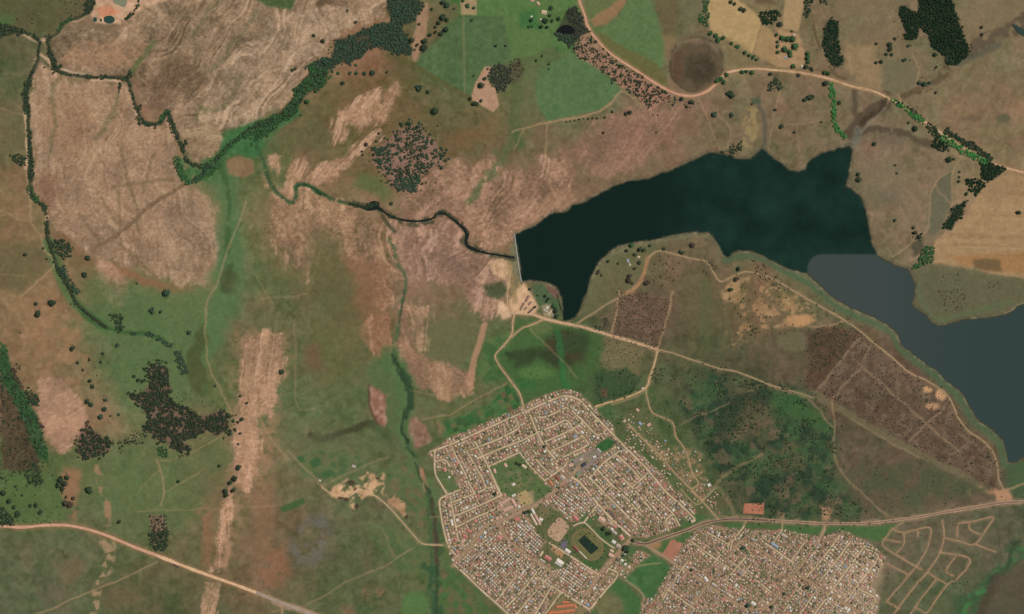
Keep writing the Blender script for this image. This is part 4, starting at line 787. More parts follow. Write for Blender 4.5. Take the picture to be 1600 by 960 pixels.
# the lake, dark towards the dam, painted grey east of a tone seam
mw, nt, p = mat_water("lake_water", (20, 38, 33)); p.inputs["Specular IOR Level"].default_value = 0.2
g_ = nt.nodes.new("ShaderNodeNewGeometry"); sp = nt.nodes.new("ShaderNodeSeparateXYZ"); nt.links.new(g_.outputs["Position"], sp.inputs[0])
nw = noise_node(nt, 0.004, 3)
def addn(a, b, op='ADD'):
    q = nt.nodes.new("ShaderNodeMath"); q.operation = op
    for k, s_ in enumerate((a, b)):
        if isinstance(s_, (int, float)): q.inputs[k].default_value = s_
        else: nt.links.new(s_, q.inputs[k])
    return q.outputs[0]
wob = addn(addn(nw, -0.5, 'ADD'), 14.0, 'MULTIPLY')
def smoothmap(s_, a, b):
    r_ = nt.nodes.new("ShaderNodeMapRange"); r_.interpolation_type = 'SMOOTHERSTEP'
    for k, v in zip((1, 2, 3, 4), (a, b, 0, 1)): r_.inputs[k].default_value = v
    nt.links.new(s_, r_.inputs[0]); return r_.outputs[0]
ddx = addn(addn((1284 - 800) * S, addn(sp.outputs[0], wob), 'SUBTRACT'), 0.0, 'MAXIMUM'); ddy = addn(addn(addn(sp.outputs[1], wob), (480 - 420) * S, 'SUBTRACT'), 0.0, 'MAXIMUM')
rad = addn(addn(addn(ddx, ddx, 'MULTIPLY'), addn(ddy, ddy, 'MULTIPLY')), 0.5, 'POWER')
front = smoothmap(rad, 25 * S, 19 * S)
mix = nt.nodes.new("ShaderNodeMix"); mix.data_type = 'RGBA'
deep = nt.nodes.new("ShaderNodeMix"); deep.data_type = 'RGBA'
deep.inputs[6].default_value = rgba((16, 34, 27)); deep.inputs[7].default_value = rgba((28, 54, 43))
west = smoothmap(sp.outputs[0], (1000 - 800) * S, (1120 - 800) * S)
nt.links.new(mul(nt, remap(nt, noise_node(nt, 0.006, 5), 0.3, 0.75, 0, 1), west), deep.inputs[0])
grey_mix = nt.nodes.new("ShaderNodeMix"); grey_mix.data_type = 'RGBA'
grey_mix.inputs[6].default_value = rgba((62, 71, 68)); grey_mix.inputs[7].default_value = rgba((50, 65, 62))
nt.links.new(smoothmap(sp.outputs[0], (1300 - 800) * S, (1560 - 800) * S), grey_mix.inputs[0])
nt.links.new(deep.outputs[2], mix.inputs[6]); nt.links.new(grey_mix.outputs[2], mix.inputs[7]); nt.links.new(front, mix.inputs[0])
shal = nt.nodes.new("ShaderNodeMix"); shal.data_type = 'RGBA'; shal.inputs[6].default_value = rgba((66, 66, 50))
da = nt.nodes.new("ShaderNodeAttribute"); da.attribute_name = "land_cover"; nt.links.new(smoothmap(da.outputs["Fac"], 0.0, 0.55), shal.inputs[0]); nt.links.new(mix.outputs[2], shal.inputs[7])
nt.links.new(shal.outputs[2], p.inputs["Base Color"])
bm = nt.nodes.new("ShaderNodeBump"); bm.inputs["Strength"].default_value = 0.05; bm.inputs["Distance"].default_value = 1.0
nt.links.new(noise_node(nt, 0.2, 3), bm.inputs["Height"]); nt.links.new(bm.outputs[0], p.inputs["Normal"])
# the water sheet runs a little under the banks, which rise through it
sel = ((shore[:-1, :-1] < 3) & (cxx > 795) & (cyy > 200) & (cyy < 760)).ravel()
f = F[sel]; u, inv = np.unique(f, return_inverse=True); v = V[u].copy(); v[:, 2] = 0.12
me = mesh_np("lake", v, inv.reshape(-1, 4), [mw], smooth_=True)
dp = np.clip(-(shore + 0.9 * NS + 0.6 * N1).ravel()[u] / 5.0, 0, 1); color_attr(me, np.repeat(dp[:, None], 3, 1))
link("lake", me, kind="structure")
mp, _, _ = mat_water("pond_water", (46, 70, 60)); mp2, _, _ = mat_water("marsh_water", (22, 22, 20)); mp3, _, _ = mat_water("milky_water", (124, 126, 100))
def level_pond(name, pts, m):
    pts = smooth(pts, True, 2)
    z = float(np.max(height([q[0] for q in pts], [q[1] for q in pts]))) + 0.4
    me = flat_poly(pts, z); me.materials.append(m); link(name, me, kind="structure")
def ell(x, y, rx, ry, n=14): return [(x + rx * math.cos(t) * random.uniform(.9, 1.1), y + ry * math.sin(t) * random.uniform(.9, 1.1)) for t in np.linspace(0, 2 * math.pi, n, endpoint=False)]
level_pond("quarry_pond", ell(171, 31, 9, 6.5), mp); level_pond("quarry_pond", ell(149, 31, 3, 4), mp); level_pond("quarry_pond", ell(158, 32, 2, 2.4), mp)
level_pond("quarry_pond", [(176,-14),(198,-12),(199,2),(195,12),(186,8),(178,4)], mp3)
level_pond("farm_dam", [(870,48),(880,40),(894,42),(897,52),(885,54),(870,54)], mp2)
level_pond("farm_dam", [(1582,38),(1604,50),(1604,58),(1592,53)], mat_water("green_water", (46, 64, 56))[0])

# ------------------------------------------------------------------ roads, tracks, streams as draped ribbons
lift = [0.0]
def ribbon(name, pts, w, mat, wob=0.12, cross=3, off=0.35, kind="structure", wf=None, level=False, slow=0.22):
    lift[0] += 0.004
    P = np.array(smooth(pts, False, 2.2)); n = len(P)
    T = np.gradient(P, axis=0); T /= np.maximum(np.linalg.norm(T, axis=1)[:, None], 1e-6)
    Nn = np.stack([-T[:, 1], T[:, 0]], 1)
    rows = []
    for k in range(cross):
        s_ = (k / (cross - 1) - 0.5)
        ww = w * (np.array([wf(t) for t in np.linspace(0, 1, n)]) if wf else 1.0)
        ww = ww * (1 + slow * vnoise(np.arange(n) / 9.0 + lift[0] * 900, np.full(n, 0.5), 3))
        edge = 1 + (wob * rng.normal(0, 1, n) if k in (0, cross - 1) else 0)
        rows.append(P + Nn * (s_ * ww * edge * np.ones(n))[:, None])
    R = np.stack(rows, 1)
    z = height(R[..., 0], R[..., 1]) + off + lift[0]
    if level:                            # running water lies level from bank to bank
        zc = z.mean(1); zc = np.convolve(np.pad(zc, 6, 'edge'), np.ones(13) / 13, 'valid'); z = np.repeat(zc[:, None], cross, 1)
    V_ = np.stack([(R[..., 0] - 800) * S, (480 - R[..., 1]) * S, z], -1).reshape(-1, 3)
    i_ = np.arange(n * cross).reshape(n, cross)
    F_ = np.stack([i_[:-1, :-1], i_[:-1, 1:], i_[1:, 1:], i_[1:, :-1]], -1).reshape(-1, 4)
    me = mesh_np(name, V_, F_, [mat], smooth_=True)
    if me.polygons[0].normal.z < 0: me.flip_normals()
    return link(name, me, kind=kind)
M_RED = mat_plain("red_dirt", (150,106,82), (184,136,108), 0.012, 0.2)
M_ORA = mat_plain("orange_dirt", (166,132,98), (202,166,128), 0.012, 0.2)
M_GRAV = mat_plain("gravel_street", (180,156,125), (200,177,146), 0.02, 0.14)
M_BRN = mat_plain("brown_street", (146,120,94), (160,134,106), 0.03, 0.12)
M_PLAN = mat_plain("graded_earth", (142,114,88), (160,130,100), 0.03, 0.14)
M_TAR = mat_plain("worn_tar", (88,68,66), (104,84,78), 0.02, 0.12)
M_SHO = mat_plain("road_shoulder", (158,130,102), (174,144,112), 0.03, 0.14)
k0 = 13
ribbon("dirt_road", ROAD_N[:k0], 4.6, M_RED, 0.06); ribbon("dirt_road", ROAD_N[k0 - 1:], 3.6, M_ORA, 0.08)
ribbon("dirt_road", ROAD_N[:k0], 2.0, mat_plain("wheel_worn_dirt", (190,146,116), (202,160,128), 0.03, 0.1), 0.1, off=0.5)
ribbon("dirt_road", ROAD_W[:9], 4.2, mat_plain("salmon_dirt", (188,142,114), (200,156,126), 0.03, 0.1), 0.06); ribbon("dirt_road", ROAD_W[8:13], 4.6, mat_plain("sandy_dirt", (200,160,122), (214,178,140), 0.03, 0.1), 0.06)
ribbon("tar_road", ROAD_W[12:], 5.5, mat_plain("grey_road", (150,130,112), (164,144,124), 0.03, 0.1), 0.05)
ribbon("tar_road", ROAD_T, 4.4, M_SHO, 0.08); ribbon("tar_road", ROAD_T[:10], 2.2, M_TAR, 0.05, off=0.55); ribbon("tar_road", ROAD_T[9:], 2.0, mat_plain("dusty_tar", (116,94,82), (132,108,92), 0.02, 0.12), 0.08, off=0.55)
TM = {}
for pl, w_, c_ in TRACKS:
    TM.setdefault(c_, mat_plain("track_earth", c_, None, 0.03, 0.12)); ribbon("dirt_track", pl, w_ * (0.62 if w_ < 4 else 0.75), TM[c_], 0.14)
for pl, w_ in AVENUES: ribbon("street", pl, w_, M_BRN, 0.06)
for pl, w_ in STREETS: ribbon("street", pl, w_ * 0.9, M_GRAV, 0.08)
for pl in PLANNED: ribbon("dirt_street", pl, 1.9, M_PLAN, 0.2)
M_GREY = mat_plain("grey_paving", (128,112,104), (142,126,116), 0.05, 0.1)
ribbon("paved_street", [(889,726),(905,717),(927,703),(938,712)], 4.0, M_GREY, 0.04, off=0.6); ribbon("paved_street", [(903,738),(920,726),(937,712)], 3.0, M_GREY, 0.04, off=0.6)
M_STR = mat_water("stream_water", (26, 33, 28))[0]
ribbon("stream", STREAM_M, 3.8, M_STR, 0.18, 5, 0.9, wf=lambda t: 0.8 + 0.9 * math.exp(-((t - 0.13) / 0.05) ** 2) + 1.0 * math.exp(-((t - 0.70) / 0.08) ** 2), level=True, slow=0.45)
level_pond("stream_pool", ell(584, 321, 9.5, 7), M_STR)
ribbon("stream", [(870,460),(875,478),(884,500)], 1.2, M_STR, 0.1)
# ------------------------------------------------------------------ dam wall
def dam():
    root = link("dam_wall", None, loc=W(810, 403, 0), label="thin curved pale concrete dam wall at the western end of the lake", category="dam")
    pts = smooth([(804,365),(806,382),(809,405),(812,425),(815,441)], False, 1.5)
    P = np.array(pts); n = len(P)
    prof = [(-1.5, -3), (-0.75, 2.6), (-0.45, 3.6), (0.45, 3.6), (0.5, 2.2), (0.5, -6)]     # downstream batter, crest, upstream face (px, m)
    T = np.gradient(P, axis=0); T /= np.linalg.norm(T, axis=1)[:, None]; Nn = np.stack([T[:, 1], -T[:, 0]], 1)
    if Nn[0, 0] < 0: Nn = -Nn
    V_ = []
    for k in range(n):
        for o_, z in prof:
            q = P[k] + Nn[k] * o_; w = W(q[0], q[1], z); V_.append((w[0] - root.location.x, w[1] - root.location.y, z))
    c = len(prof); F_ = [(k * c + j, k * c + j + 1, (k + 1) * c + j + 1, (k + 1) * c + j) for k in range(n - 1) for j in range(c - 1)]
    me = mesh_np("wall", V_, F_, [mat_plain("dam_concrete", (168,168,160), (184,182,172), 0.1, 0.1)])
    link("wall", me, root)
    # parapet rail along the crest
    V2 = []
    for k in range(n):
        for o_, z in ((0.25, 3.6), (0.25, 4.8), (0.42, 4.8), (0.42, 3.6)):
            q = P[k] + Nn[k] * o_; w = W(q[0], q[1], z); V2.append((w[0] - root.location.x, w[1] - root.location.y, z))
    F2 = [(k * 4 + j, k * 4 + j + 1, (k + 1) * 4 + j + 1, (k + 1) * 4 + j) for k in range(n - 1) for j in range(3)]
    link("parapet", mesh_np("parapet", V2, F2, [mat_plain("parapet_concrete", (190,196,194), (204,208,204), 0.1, 0.1)]), root)
dam()

# ------------------------------------------------------------------ trees
def ico(sub):
    t = (1 + 5 ** 0.5) / 2
    v = [(-1,t,0),(1,t,0),(-1,-t,0),(1,-t,0),(0,-1,t),(0,1,t),(0,-1,-t),(0,1,-t),(t,0,-1),(t,0,1),(-t,0,-1),(-t,0,1)]
    f = [(0,11,5),(0,5,1),(0,1,7),(0,7,10),(0,10,11),(1,5,9),(5,11,4),(11,10,2),(10,7,6),(7,1,8),(3,9,4),(3,4,2),(3,2,6),(3,6,8),(3,8,9),(4,9,5),(2,4,11),(6,2,10),(8,6,7),(9,8,1)]
    v = [np.array(q, float) / np.linalg.norm(q) for q in v]
    for _ in range(sub):
        cache = {}; nf = []
        def mid(a, b):
            k = (min(a, b), max(a, b))
            if k not in cache:
                m_ = v[a] + v[b]; v.append(m_ / np.linalg.norm(m_)); cache[k] = len(v) - 1
            return cache[k]
        for a, b, c in f:
            x, y, z = mid(a, b), mid(b, c), mid(c, a); nf += [(a, x, z), (b, y, x), (c, z, y), (x, y, z)]
        f = nf
    return np.array(v), np.array(f)
I0, I1 = ico(0), ico(1)
def up(v, f):
    """drop the faces that look down into the crown"""
    n = np.cross(v[f[:, 1]] - v[f[:, 0]], v[f[:, 2]] - v[f[:, 0]]); n /= np.linalg.norm(n, axis=1)[:, None] + 1e-9
    return f[n[:, 2] > -0.45]
def crown(seed, lobes=6, flakes=40, conic=False, light=False):
    """unit crown (radius about 1, base at z 0.35): jittered leafy lobes with loose leaf sprays round them"""
    r = np.random.default_rng(seed); Vs, Fs, n = [], [], 0
    for k in range(lobes):
        a = r.uniform(0, 6.28); d = 0 if k == 0 else r.uniform(0.4, 0.68); s_ = 0.66 if k == 0 else r.uniform(0.3, 0.5)
        if conic: d *= 0.6
        c = np.array([math.cos(a) * d, math.sin(a) * d, 0.95 + r.uniform(-0.2, 0.25) + (0.35 if k == 0 else 0)])
        I_ = I0 if light and (k > 0 or light == 2) else I1
        v = I_[0] * (1 + r.normal(0, 0.16, (len(I_[0]), 1))) * s_ * np.array([1, 1, 0.85 if not conic else 1.5]) + c
        Vs.append(v); Fs.append(up(v, I_[1]) + n); n += len(v)
    for k in range(flakes):
        a = r.uniform(0, 6.28); d = 0.35 + 0.75 * math.sqrt(r.random()); z = 0.75 + r.uniform(-0.25, 0.75) * (1.25 - d)
        c = np.array([math.cos(a) * d, math.sin(a) * d, z + 0.15]); q = r.normal(0, 0.13, (3, 3)) * np.array([1, 1, 0.7])
        Vs.append(c + q); Fs.append(np.array([[0, 1, 2]]) + n); n += 3
    return np.concatenate(Vs), np.concatenate(Fs)
def trunk(seed):
    r = np.random.default_rng(seed); Vs, Fs, n = [], [], 0
    def limb(a, b, r0, r1):
        nonlocal n
        d = np.array(b) - np.array(a); d = d / np.linalg.norm(d); u = np.cross(d, [0.3, 0.9, 0.2]); u /= np.linalg.norm(u); w = np.cross(d, u)
        for p, rr in ((a, r0), (b, r1)):
            for k in range(5): Vs.append(np.array(p) + rr * (u * math.cos(k * 1.2566) + w * math.sin(k * 1.2566)))
        for k in range(5): Fs.append((n + k, n + (k + 1) % 5, n + 5 + (k + 1) % 5)); Fs.append((n + k, n + 5 + (k + 1) % 5, n + 5 + k))
        n += 10
    limb((0, 0, -0.12), (0, 0, 0.65), 0.11, 0.075)
    for k in range(3):
        a = k * 2.1 + r.uniform(-.4, .4); limb((0, 0, 0.55), (0.45 * math.cos(a), 0.45 * math.sin(a), 0.98), 0.06, 0.025)
    return np.array(Vs), np.array(Fs)
def mat_leaf(name, dark, light):
    m, nt, p = new_mat(name)
    oi = nt.nodes.new("ShaderNodeObjectInfo")
    mix = nt.nodes.new("ShaderNodeMix"); mix.data_type = 'RGBA'
    mix.inputs[6].default_value = rgba(dark); mix.inputs[7].default_value = rgba(light)
    nt.links.new(remap(nt, noise_node(nt, 0.06, 5), 0.32, 0.68, 0, 1), mix.inputs[0])
    f = mul(nt, remap(nt, noise_node(nt, 0.45, 3), 0.25, 0.75, 0.72, 1.28), remap(nt, oi.outputs["Random"], 0, 1, 0.88, 1.14))
    nt.links.new(scale_col(nt, mix.outputs[2], f), p.inputs["Base Color"])
    p.inputs["Roughness"].default_value = 0.85; p.inputs["Specular IOR Level"].default_value = 0.12
    return m
LEAF = {'dark': mat_leaf("dark_foliage", (36,48,34), (60,74,52)), 'green': mat_leaf("green_foliage", (42,70,42), (62,96,56)), 'bright': mat_leaf("bright_foliage", (46,96,50), (70,128,66)),
        'blue': mat_leaf("blue_green_foliage", (42,60,46), (62,82,62)), 'dry': mat_leaf("dry_foliage", (58,50,44), (84,72,58)), 'pine': mat_leaf("pine_foliage", (22,40,26), (36,56,34)), 'grey': mat_leaf("grey_foliage", (46,50,42), (64,68,56))}
BARK = mat_plain("bark", (74,62,50), (92,78,62), 0.5, 0.2)
VAR = 5
CROWNS = [crown(100 + k) for k in range(VAR)]; TRUNKS = [trunk(200 + k) for k in range(VAR)]
SMALL = [crown(300 + k, 4, 8, False, True) for k in range(6)]; PINES = [crown(330 + k, 2, 5, True, True) for k in range(4)]; BUSHES = [(I0[0] * (1 + np.random.default_rng(k).normal(0, .22, (12, 1))) * np.array([1, 1, 0.8]) + np.array([0, 0, 0.5]), I0[1]) for k in range(6)]
TINY = [crown(360 + k, 3, 5, False, 2) for k in range(6)]
crown_me, trunk_me, tree_me = {}, {}, {}
def crown_mesh(kind, v):
    if (kind, v) not in crown_me: crown_me[kind, v] = mesh_np("crown", CROWNS[v][0], CROWNS[v][1], [LEAF[kind]])
    return crown_me[kind, v]
def trunk_mesh(v):
    if v not in trunk_me: trunk_me[v] = mesh_np("trunk", TRUNKS[v][0], TRUNKS[v][1], [BARK])
    return trunk_me[v]
def tree_mesh(kind, v):
    if (kind, v) not in tree_me:
        a, b = CROWNS[v], TRUNKS[v]
        tree_me[kind, v] = mesh_np("tree", np.concatenate([a[0], b[0]]), np.concatenate([a[1], b[1] + len(a[0])]), [LEAF[kind], BARK], [0] * len(a[1]) + [1] * len(b[1]))
    return tree_me[kind, v]
ORD = ["", "first", "second", "third", "fourth", "fifth", "sixth", "seventh", "eighth", "ninth", "tenth", "eleventh", "twelfth", "thirteenth", "fourteenth", "fifteenth", "sixteenth", "seventeenth", "eighteenth", "nineteenth", "twentieth", "twenty-first", "twenty-second", "twenty-third", "twenty-fourth"]
NUM = ["", "one", "two", "three", "four", "five", "six", "seven", "eight", "nine", "ten", "eleven", "twelve", "thirteen", "fourteen", "fifteen", "sixteen", "seventeen", "eighteen", "nineteen", "twenty", "twenty-one", "twenty-two", "twenty-three", "twenty-four"]
HUE = {'dark': 'dark', 'green': 'green', 'bright': 'bright green', 'blue': 'grey-green', 'dry': 'brownish', 'pine': 'blackish green', 'grey': 'grey-leaved'}
def one_tree(x, y, r, kind, label, group):
    v = random.randrange(VAR); z = float(height(x, y)) - 0.2
    s_ = r * S; sz = s_ * random.uniform(0.65, 0.85)
    if r >= 3.4:
        o = link("tree", None, loc=W(x, y, z)); link("crown", crown_mesh(kind, v), o); link("trunk", trunk_mesh(v), o)
    else: o = link("tree", tree_mesh(kind, v), loc=W(x, y, z))
    o.scale = (s_ * random.uniform(.82, 1.2), s_ * random.uniform(.82, 1.2), sz); o.rotation_euler = (0, 0, random.uniform(0, 6.28))
    o["label"] = label; o["category"] = "tree"; o["group"] = group
def grove(place, items, kind='dark', axis=1, shared=False):
    """single trees of one place; each label counts them along the axis"""
    T = []
    for it in items:
        x, y, r = it[:3]; k = it[3] if len(it) > 3 else kind
        if r > 6:                        # a clump: several crowns standing together
            n = max(3, int(r * 0.75))
            for j in range(n):
                a = j * 2.4 + random.random(); d = r * 0.62 * math.sqrt((j + 0.3) / n)
                T.append((x + d * math.cos(a), y + d * math.sin(a), r * random.uniform(0.34, 0.5), k))
        else: T.append((x, y, r, k))
    T.sort(key=lambda t: t[axis]); n = len(T)
    for j, (x, y, r, k) in enumerate(T):
        size = "small" if r < 2.6 else ("tall broad" if r > 4.6 else "round")
        if n == 1: lab = f"{size} {HUE[k]} tree {place}"
        elif n < len(ORD) and not shared: lab = f"{HUE[k]} tree {place}, {ORD[j + 1]} of {NUM[n]} from the {'west' if axis == 0 else 'north'}"
        else: lab = f"{HUE[kind]} tree {place}"; k = k if k == kind else k
        one_tree(x, y, r, k, lab, "trees " + place)
grove("on the pale rock strip", [(376,619,2.2),(386,630,2.6),(378,655,3.2),(376,677,3),(373,694,2.4),(343,728,2.6),(373,731,4.4)])
grove("clumped on the pale rock strip", [(367,748,4.6),(360,754,4),(352,767,4),(354,773,4.4),(365,766,4.2)])
grove("beside the head of the rock strip", [(441,581,4)]); grove("beside the big dark wood", [(337,603,2),(360,678,3)], axis=0)
grove("at the northern homestead", [(1214,55,3.4),(1222,60,4.6),(1230,61,4.4),(1238,62,4.6),(1215,66,3),(1215,73,3),(1226,77,4.6),(1242,73,5.8),(1216,82,3.6),(1234,82,4),(1235,88,3.6),(1239,104,4.4)], 'green')
grove("right of the homestead", [(1262,84,3.6),(1262,91,4.4),(1263,97,3.6)], 'green'); grove("by the road below the homestead", [(1259,105,4,'dark'),(1267,107,2.6),(1269,110,2.6),(1204,116,3.4,'grey'),(1248,118,3,'grey'),(1219,38,4.4,'grey'),(1237,49,2)], 'dark', 0)
grove("above the bend of the orange road", [(1288,114,3.6),(1294,115,3.6)], 'green', 0); grove("near the green tree row", [(1258,156,4.2),(1265,153,4.6),(1270,151,3),(1290,131,4.2),(1283,191,2),(1211,172,3),(1221,198,3.4),(1241,207,2.2),(1311,161,3)], 'dark', 0)
grove("dotted over the north-east pasture", [(1377,97,3.4),(1369,98,2.6),(1390,70,4.2),(1391,77,4),(1385,85,3),(1393,86,2.6),(1398,61,2.6),(1413,94,3.2),(1419,72,2.6),(1369,69,2.4),(1461,86,3.6),(1463,105,2.6)])
grove("in the straw pasture beyond the pines", [(1534,43,3),(1534,54,3)]); grove("in the bend of the brown creek", [(1437,130,4),(1444,132,4.4),(1452,130,3)], 'blue', 0); grove("in the dry lakeside pasture", [(1430,201,5),(1366,225,3.2),(1462,145,2.6),(1399,258,2.2),(1401,271,1.8),(1398,345,2.8),(1341,273,3.4),(1342,281,4),(1420,192,2.4)])
grove("above the lake inlet", [(1427,356,2.6),(1429,364,4),(1436,370,4.2),(1440,366,2.4)]); grove("under the eastern dark wood", [(1483,250,4.6),(1490,249,2.4),(1499,269,2.4),(1499,277,2.2),(1498,284,2.4),(1510,303,2.6),(1592,332,4)], 'dark')
grove("below the tan road bend", [(1141,148,8),(1116,180,4.6,'blue'),(1143,180,3.4,'blue'),(1065,155,4),(1081,160,4.4),(1073,167,2.4),(1175,163,2)], 'dark', 0)
grove("lining the tan road bend", [(1120,127,4),(1126,123,4.6),(1131,129,4),(1135,117,3.6),(1160,113,4),(1166,112,3),(1175,114,3.6)], 'green', 0)
grove("on the hedge between the dry fields", [(1110,52,3.6),(1118,56,4),(1122,63,4.4),(1130,60,3),(1143,68,2.6),(1152,73,3.4),(1164,83,3.4),(1171,87,3),(1177,90,3.4),(1183,93,3)], 'green', 0); grove("along the top of the straw field", [(1142,4,3.4),(1148,7,3),(1157,14,3.6),(1163,17,3.6)], 'dark', 0)
grove("west of the riverside wood", [(491,56,3),(505,65,3.8),(457,110,2.6),(462,108,2.4),(543,17,2.4),(556,35,2.8)], 'dark', 0)
grove("below the riverside wood", [(605,113,2.4,'blue'),(582,114,4.4,'blue'),(570,115,3.4,'blue'),(557,115,3,'blue'),(547,115,2.6,'blue'),(536,130,3.6,'dark'),(556,102,2.2),(480,159,4.2),(470,180,2.2),(529,115,2.4),(494,143,3.4)], 'green', 0)
grove("right of the pale northern track", [(693,4,4.4,'blue'),(699,9,4,'blue'),(710,14,2.4,'blue'),(692,28,5.4),(699,32,3.6),(675,15,2.6),(686,36,3.4),(655,38,2.4),(681,43,2.6)], 'dark', 0)
grove("above the western green field", [(697,46,5),(690,53,4.4),(681,51,3.2),(672,55,3.4),(663,65,4.6),(662,75,5),(643,63,4.6),(652,71,2.6)], 'dark', 0)
grove("between the wood and the round copse", [(655,138,7.5,'blue'),(669,144,3.4,'dark'),(679,174,5.4,'dark'),(684,197,1.8,'dark')], 'blue', 0); grove("around the pink bare field corner", [(752,134,5,'dark'),(758,123,3.2),(735,154,3.6),(741,162,4.6),(746,163,3),(752,158,3)], 'dark', 0)
grove("on the bare topmost field", [(724,2,3),(731,10,3.2),(741,13,2.8),(738,32,2.4)], 'green', 0); grove("in the green farm field", [(790,72,2.2),(740,119,1.6),(775,72,2.6,'grey')], 'dark', 0)
grove("around the farmhouse by the dark dam", [(852,33,4.6),(846,42,4),(855,43,3.2),(830,32,3.2),(863,33,2.6),(873,30,3),(861,13,3.4),(859,25,3),(826,43,2),(831,42,2)], 'dark', 0)
grove("in the hedge under the middle field", [(885,191,1.4),(891,190,1.6),(898,189,1.5),(905,187,1.6),(912,186,1.5),(919,186,1.6),(926,185,1.8),(933,185,2),(945,184,1.8),(957,175,2.2),(978,178,3),(984,176,3.4)], 'dark', 0); grove("on the brown slope under the plantation", [(943,208,2.4),(1026,207,1.8),(1028,180,1.8)], 'dry', 0)
grove("left of the middle field", [(838,95,2.2),(847,88,2),(858,101,2.2),(858,108,1.8)], 'dark', 0)
grove("around the round copse", [(573,226,4,'dry'),(566,237,2),(588,221,2,'dark'),(628,194,3.4,'blue'),(640,193,4,'blue'),(640,187,2.2,'blue'),(653,198,4,'blue'),(612,318,3,'blue'),(691,262,3.4,'blue'),(567,242,2)], 'dark', 0)
grove("by the western stream and track", [(138,403,4.4),(133,430,4.4),(40,398,3.4,'blue'),(57,475,3.2),(82,473,5.6),(74,405,1.8),(214,443,1.6),(68,388,2),(0.5,416,1.6)], 'dark', 0); grove("beneath the western rock plateau", [(260,458,5.8),(238,485,6.4),(252,487,3.2),(296,520,3.6),(184,540,3.8)], 'blue', 0)
grove("on the tan western slope", [(60,490,4.6),(114,544,4.6),(32,520,1.4),(122,567,2.6),(130,578,2.2),(140,562,2.2),(158,566,2.4),(161,553,2)], 'dark', 0); grove("left of the big dark wood", [(141,595,3),(145,604,3.4),(137,627,4,'blue'),(143,632,4,'blue'),(165,625,3,'blue'),(164,639,4,'blue'),(158,652,4.4,'blue'),(210,588,2.6),(217,594,3),(223,596,3),(186,648,2.4,'blue'),(173,650,2,'blue')], 'dark', 0)
grove("in the south-western meadow", [(140,766,5.2),(187,815,3.4),(279,752,3.2),(64,800,3.4),(28,803,4.6),(23,793,3.4),(35,774,2.4),(15,783,4),(5,770,4.4),(57,789,4),(48,790,3.2),(25,760,2)], 'dark', 0)
grove("beside the bare red slope", [(96,750,5.2),(102,756,5.2),(92,758,4.4),(98,764,4),(106,746,4)], 'dark', 0); grove("below the bare red slope", [(103,786,4.6,'dry'),(110,788,5,'dry'),(115,779,3.4,'dry'),(104,776,2.4,'dry')], 'dry', 0)
grove("on the lake peninsula", [(987,384,4,'green'),(979,392,3),(1000,390,4),(1006,391,3.4),(992,398,3),(1037,389,2.6),(1063,394,3),(1067,395,3.2),(1016,384,3,'green'),(950,409,2.8),(999,411,3),(966,412,2)], 'dark', 0)
grove("in the middle of the lake peninsula", [(1082,383,4.6),(984,431,3.4),(982,438,4.2),(1011,442,4.4),(992,420,2.6),(935,425,3.4),(940,430,2.2),(988,443,2),(1154,420,4,'dark'),(1141,453,4,'dark'),(1150,437,3.6)], 'dry', 0)
grove("near the dam works", [(828,452,2.2),(852,463,2.4),(857,467,2.8),(854,471,2.6),(866,478,4,'green'),(868,485,4.4,'dark'),(869,494,4,'dark'),(840,462,2,'dark'),(836,480,3)], 'dark', 0)
grove("beside the stadium road", [(943,826,3.6),(952,833,3.6),(948,834,2.6),(943,824,2),(977,857,4.6),(974,868,2.6,'green'),(989,844,3),(980,862,3.4)], 'dark', 0); grove("in the south-eastern township", [(1161,856,3.6),(1168,946,4.2),(1080,890,2.6),(1262,918,3.2),(1205,948,3),(1225,928,2.6)], 'blue', 0)
grove("on the northern common of the town", [(807,724,2.4),(812,726,2.6),(772,773,2.4),(774,771,2.4),(820,801,3.4),(826,799,3),(850,698,3)], 'dark', 0)

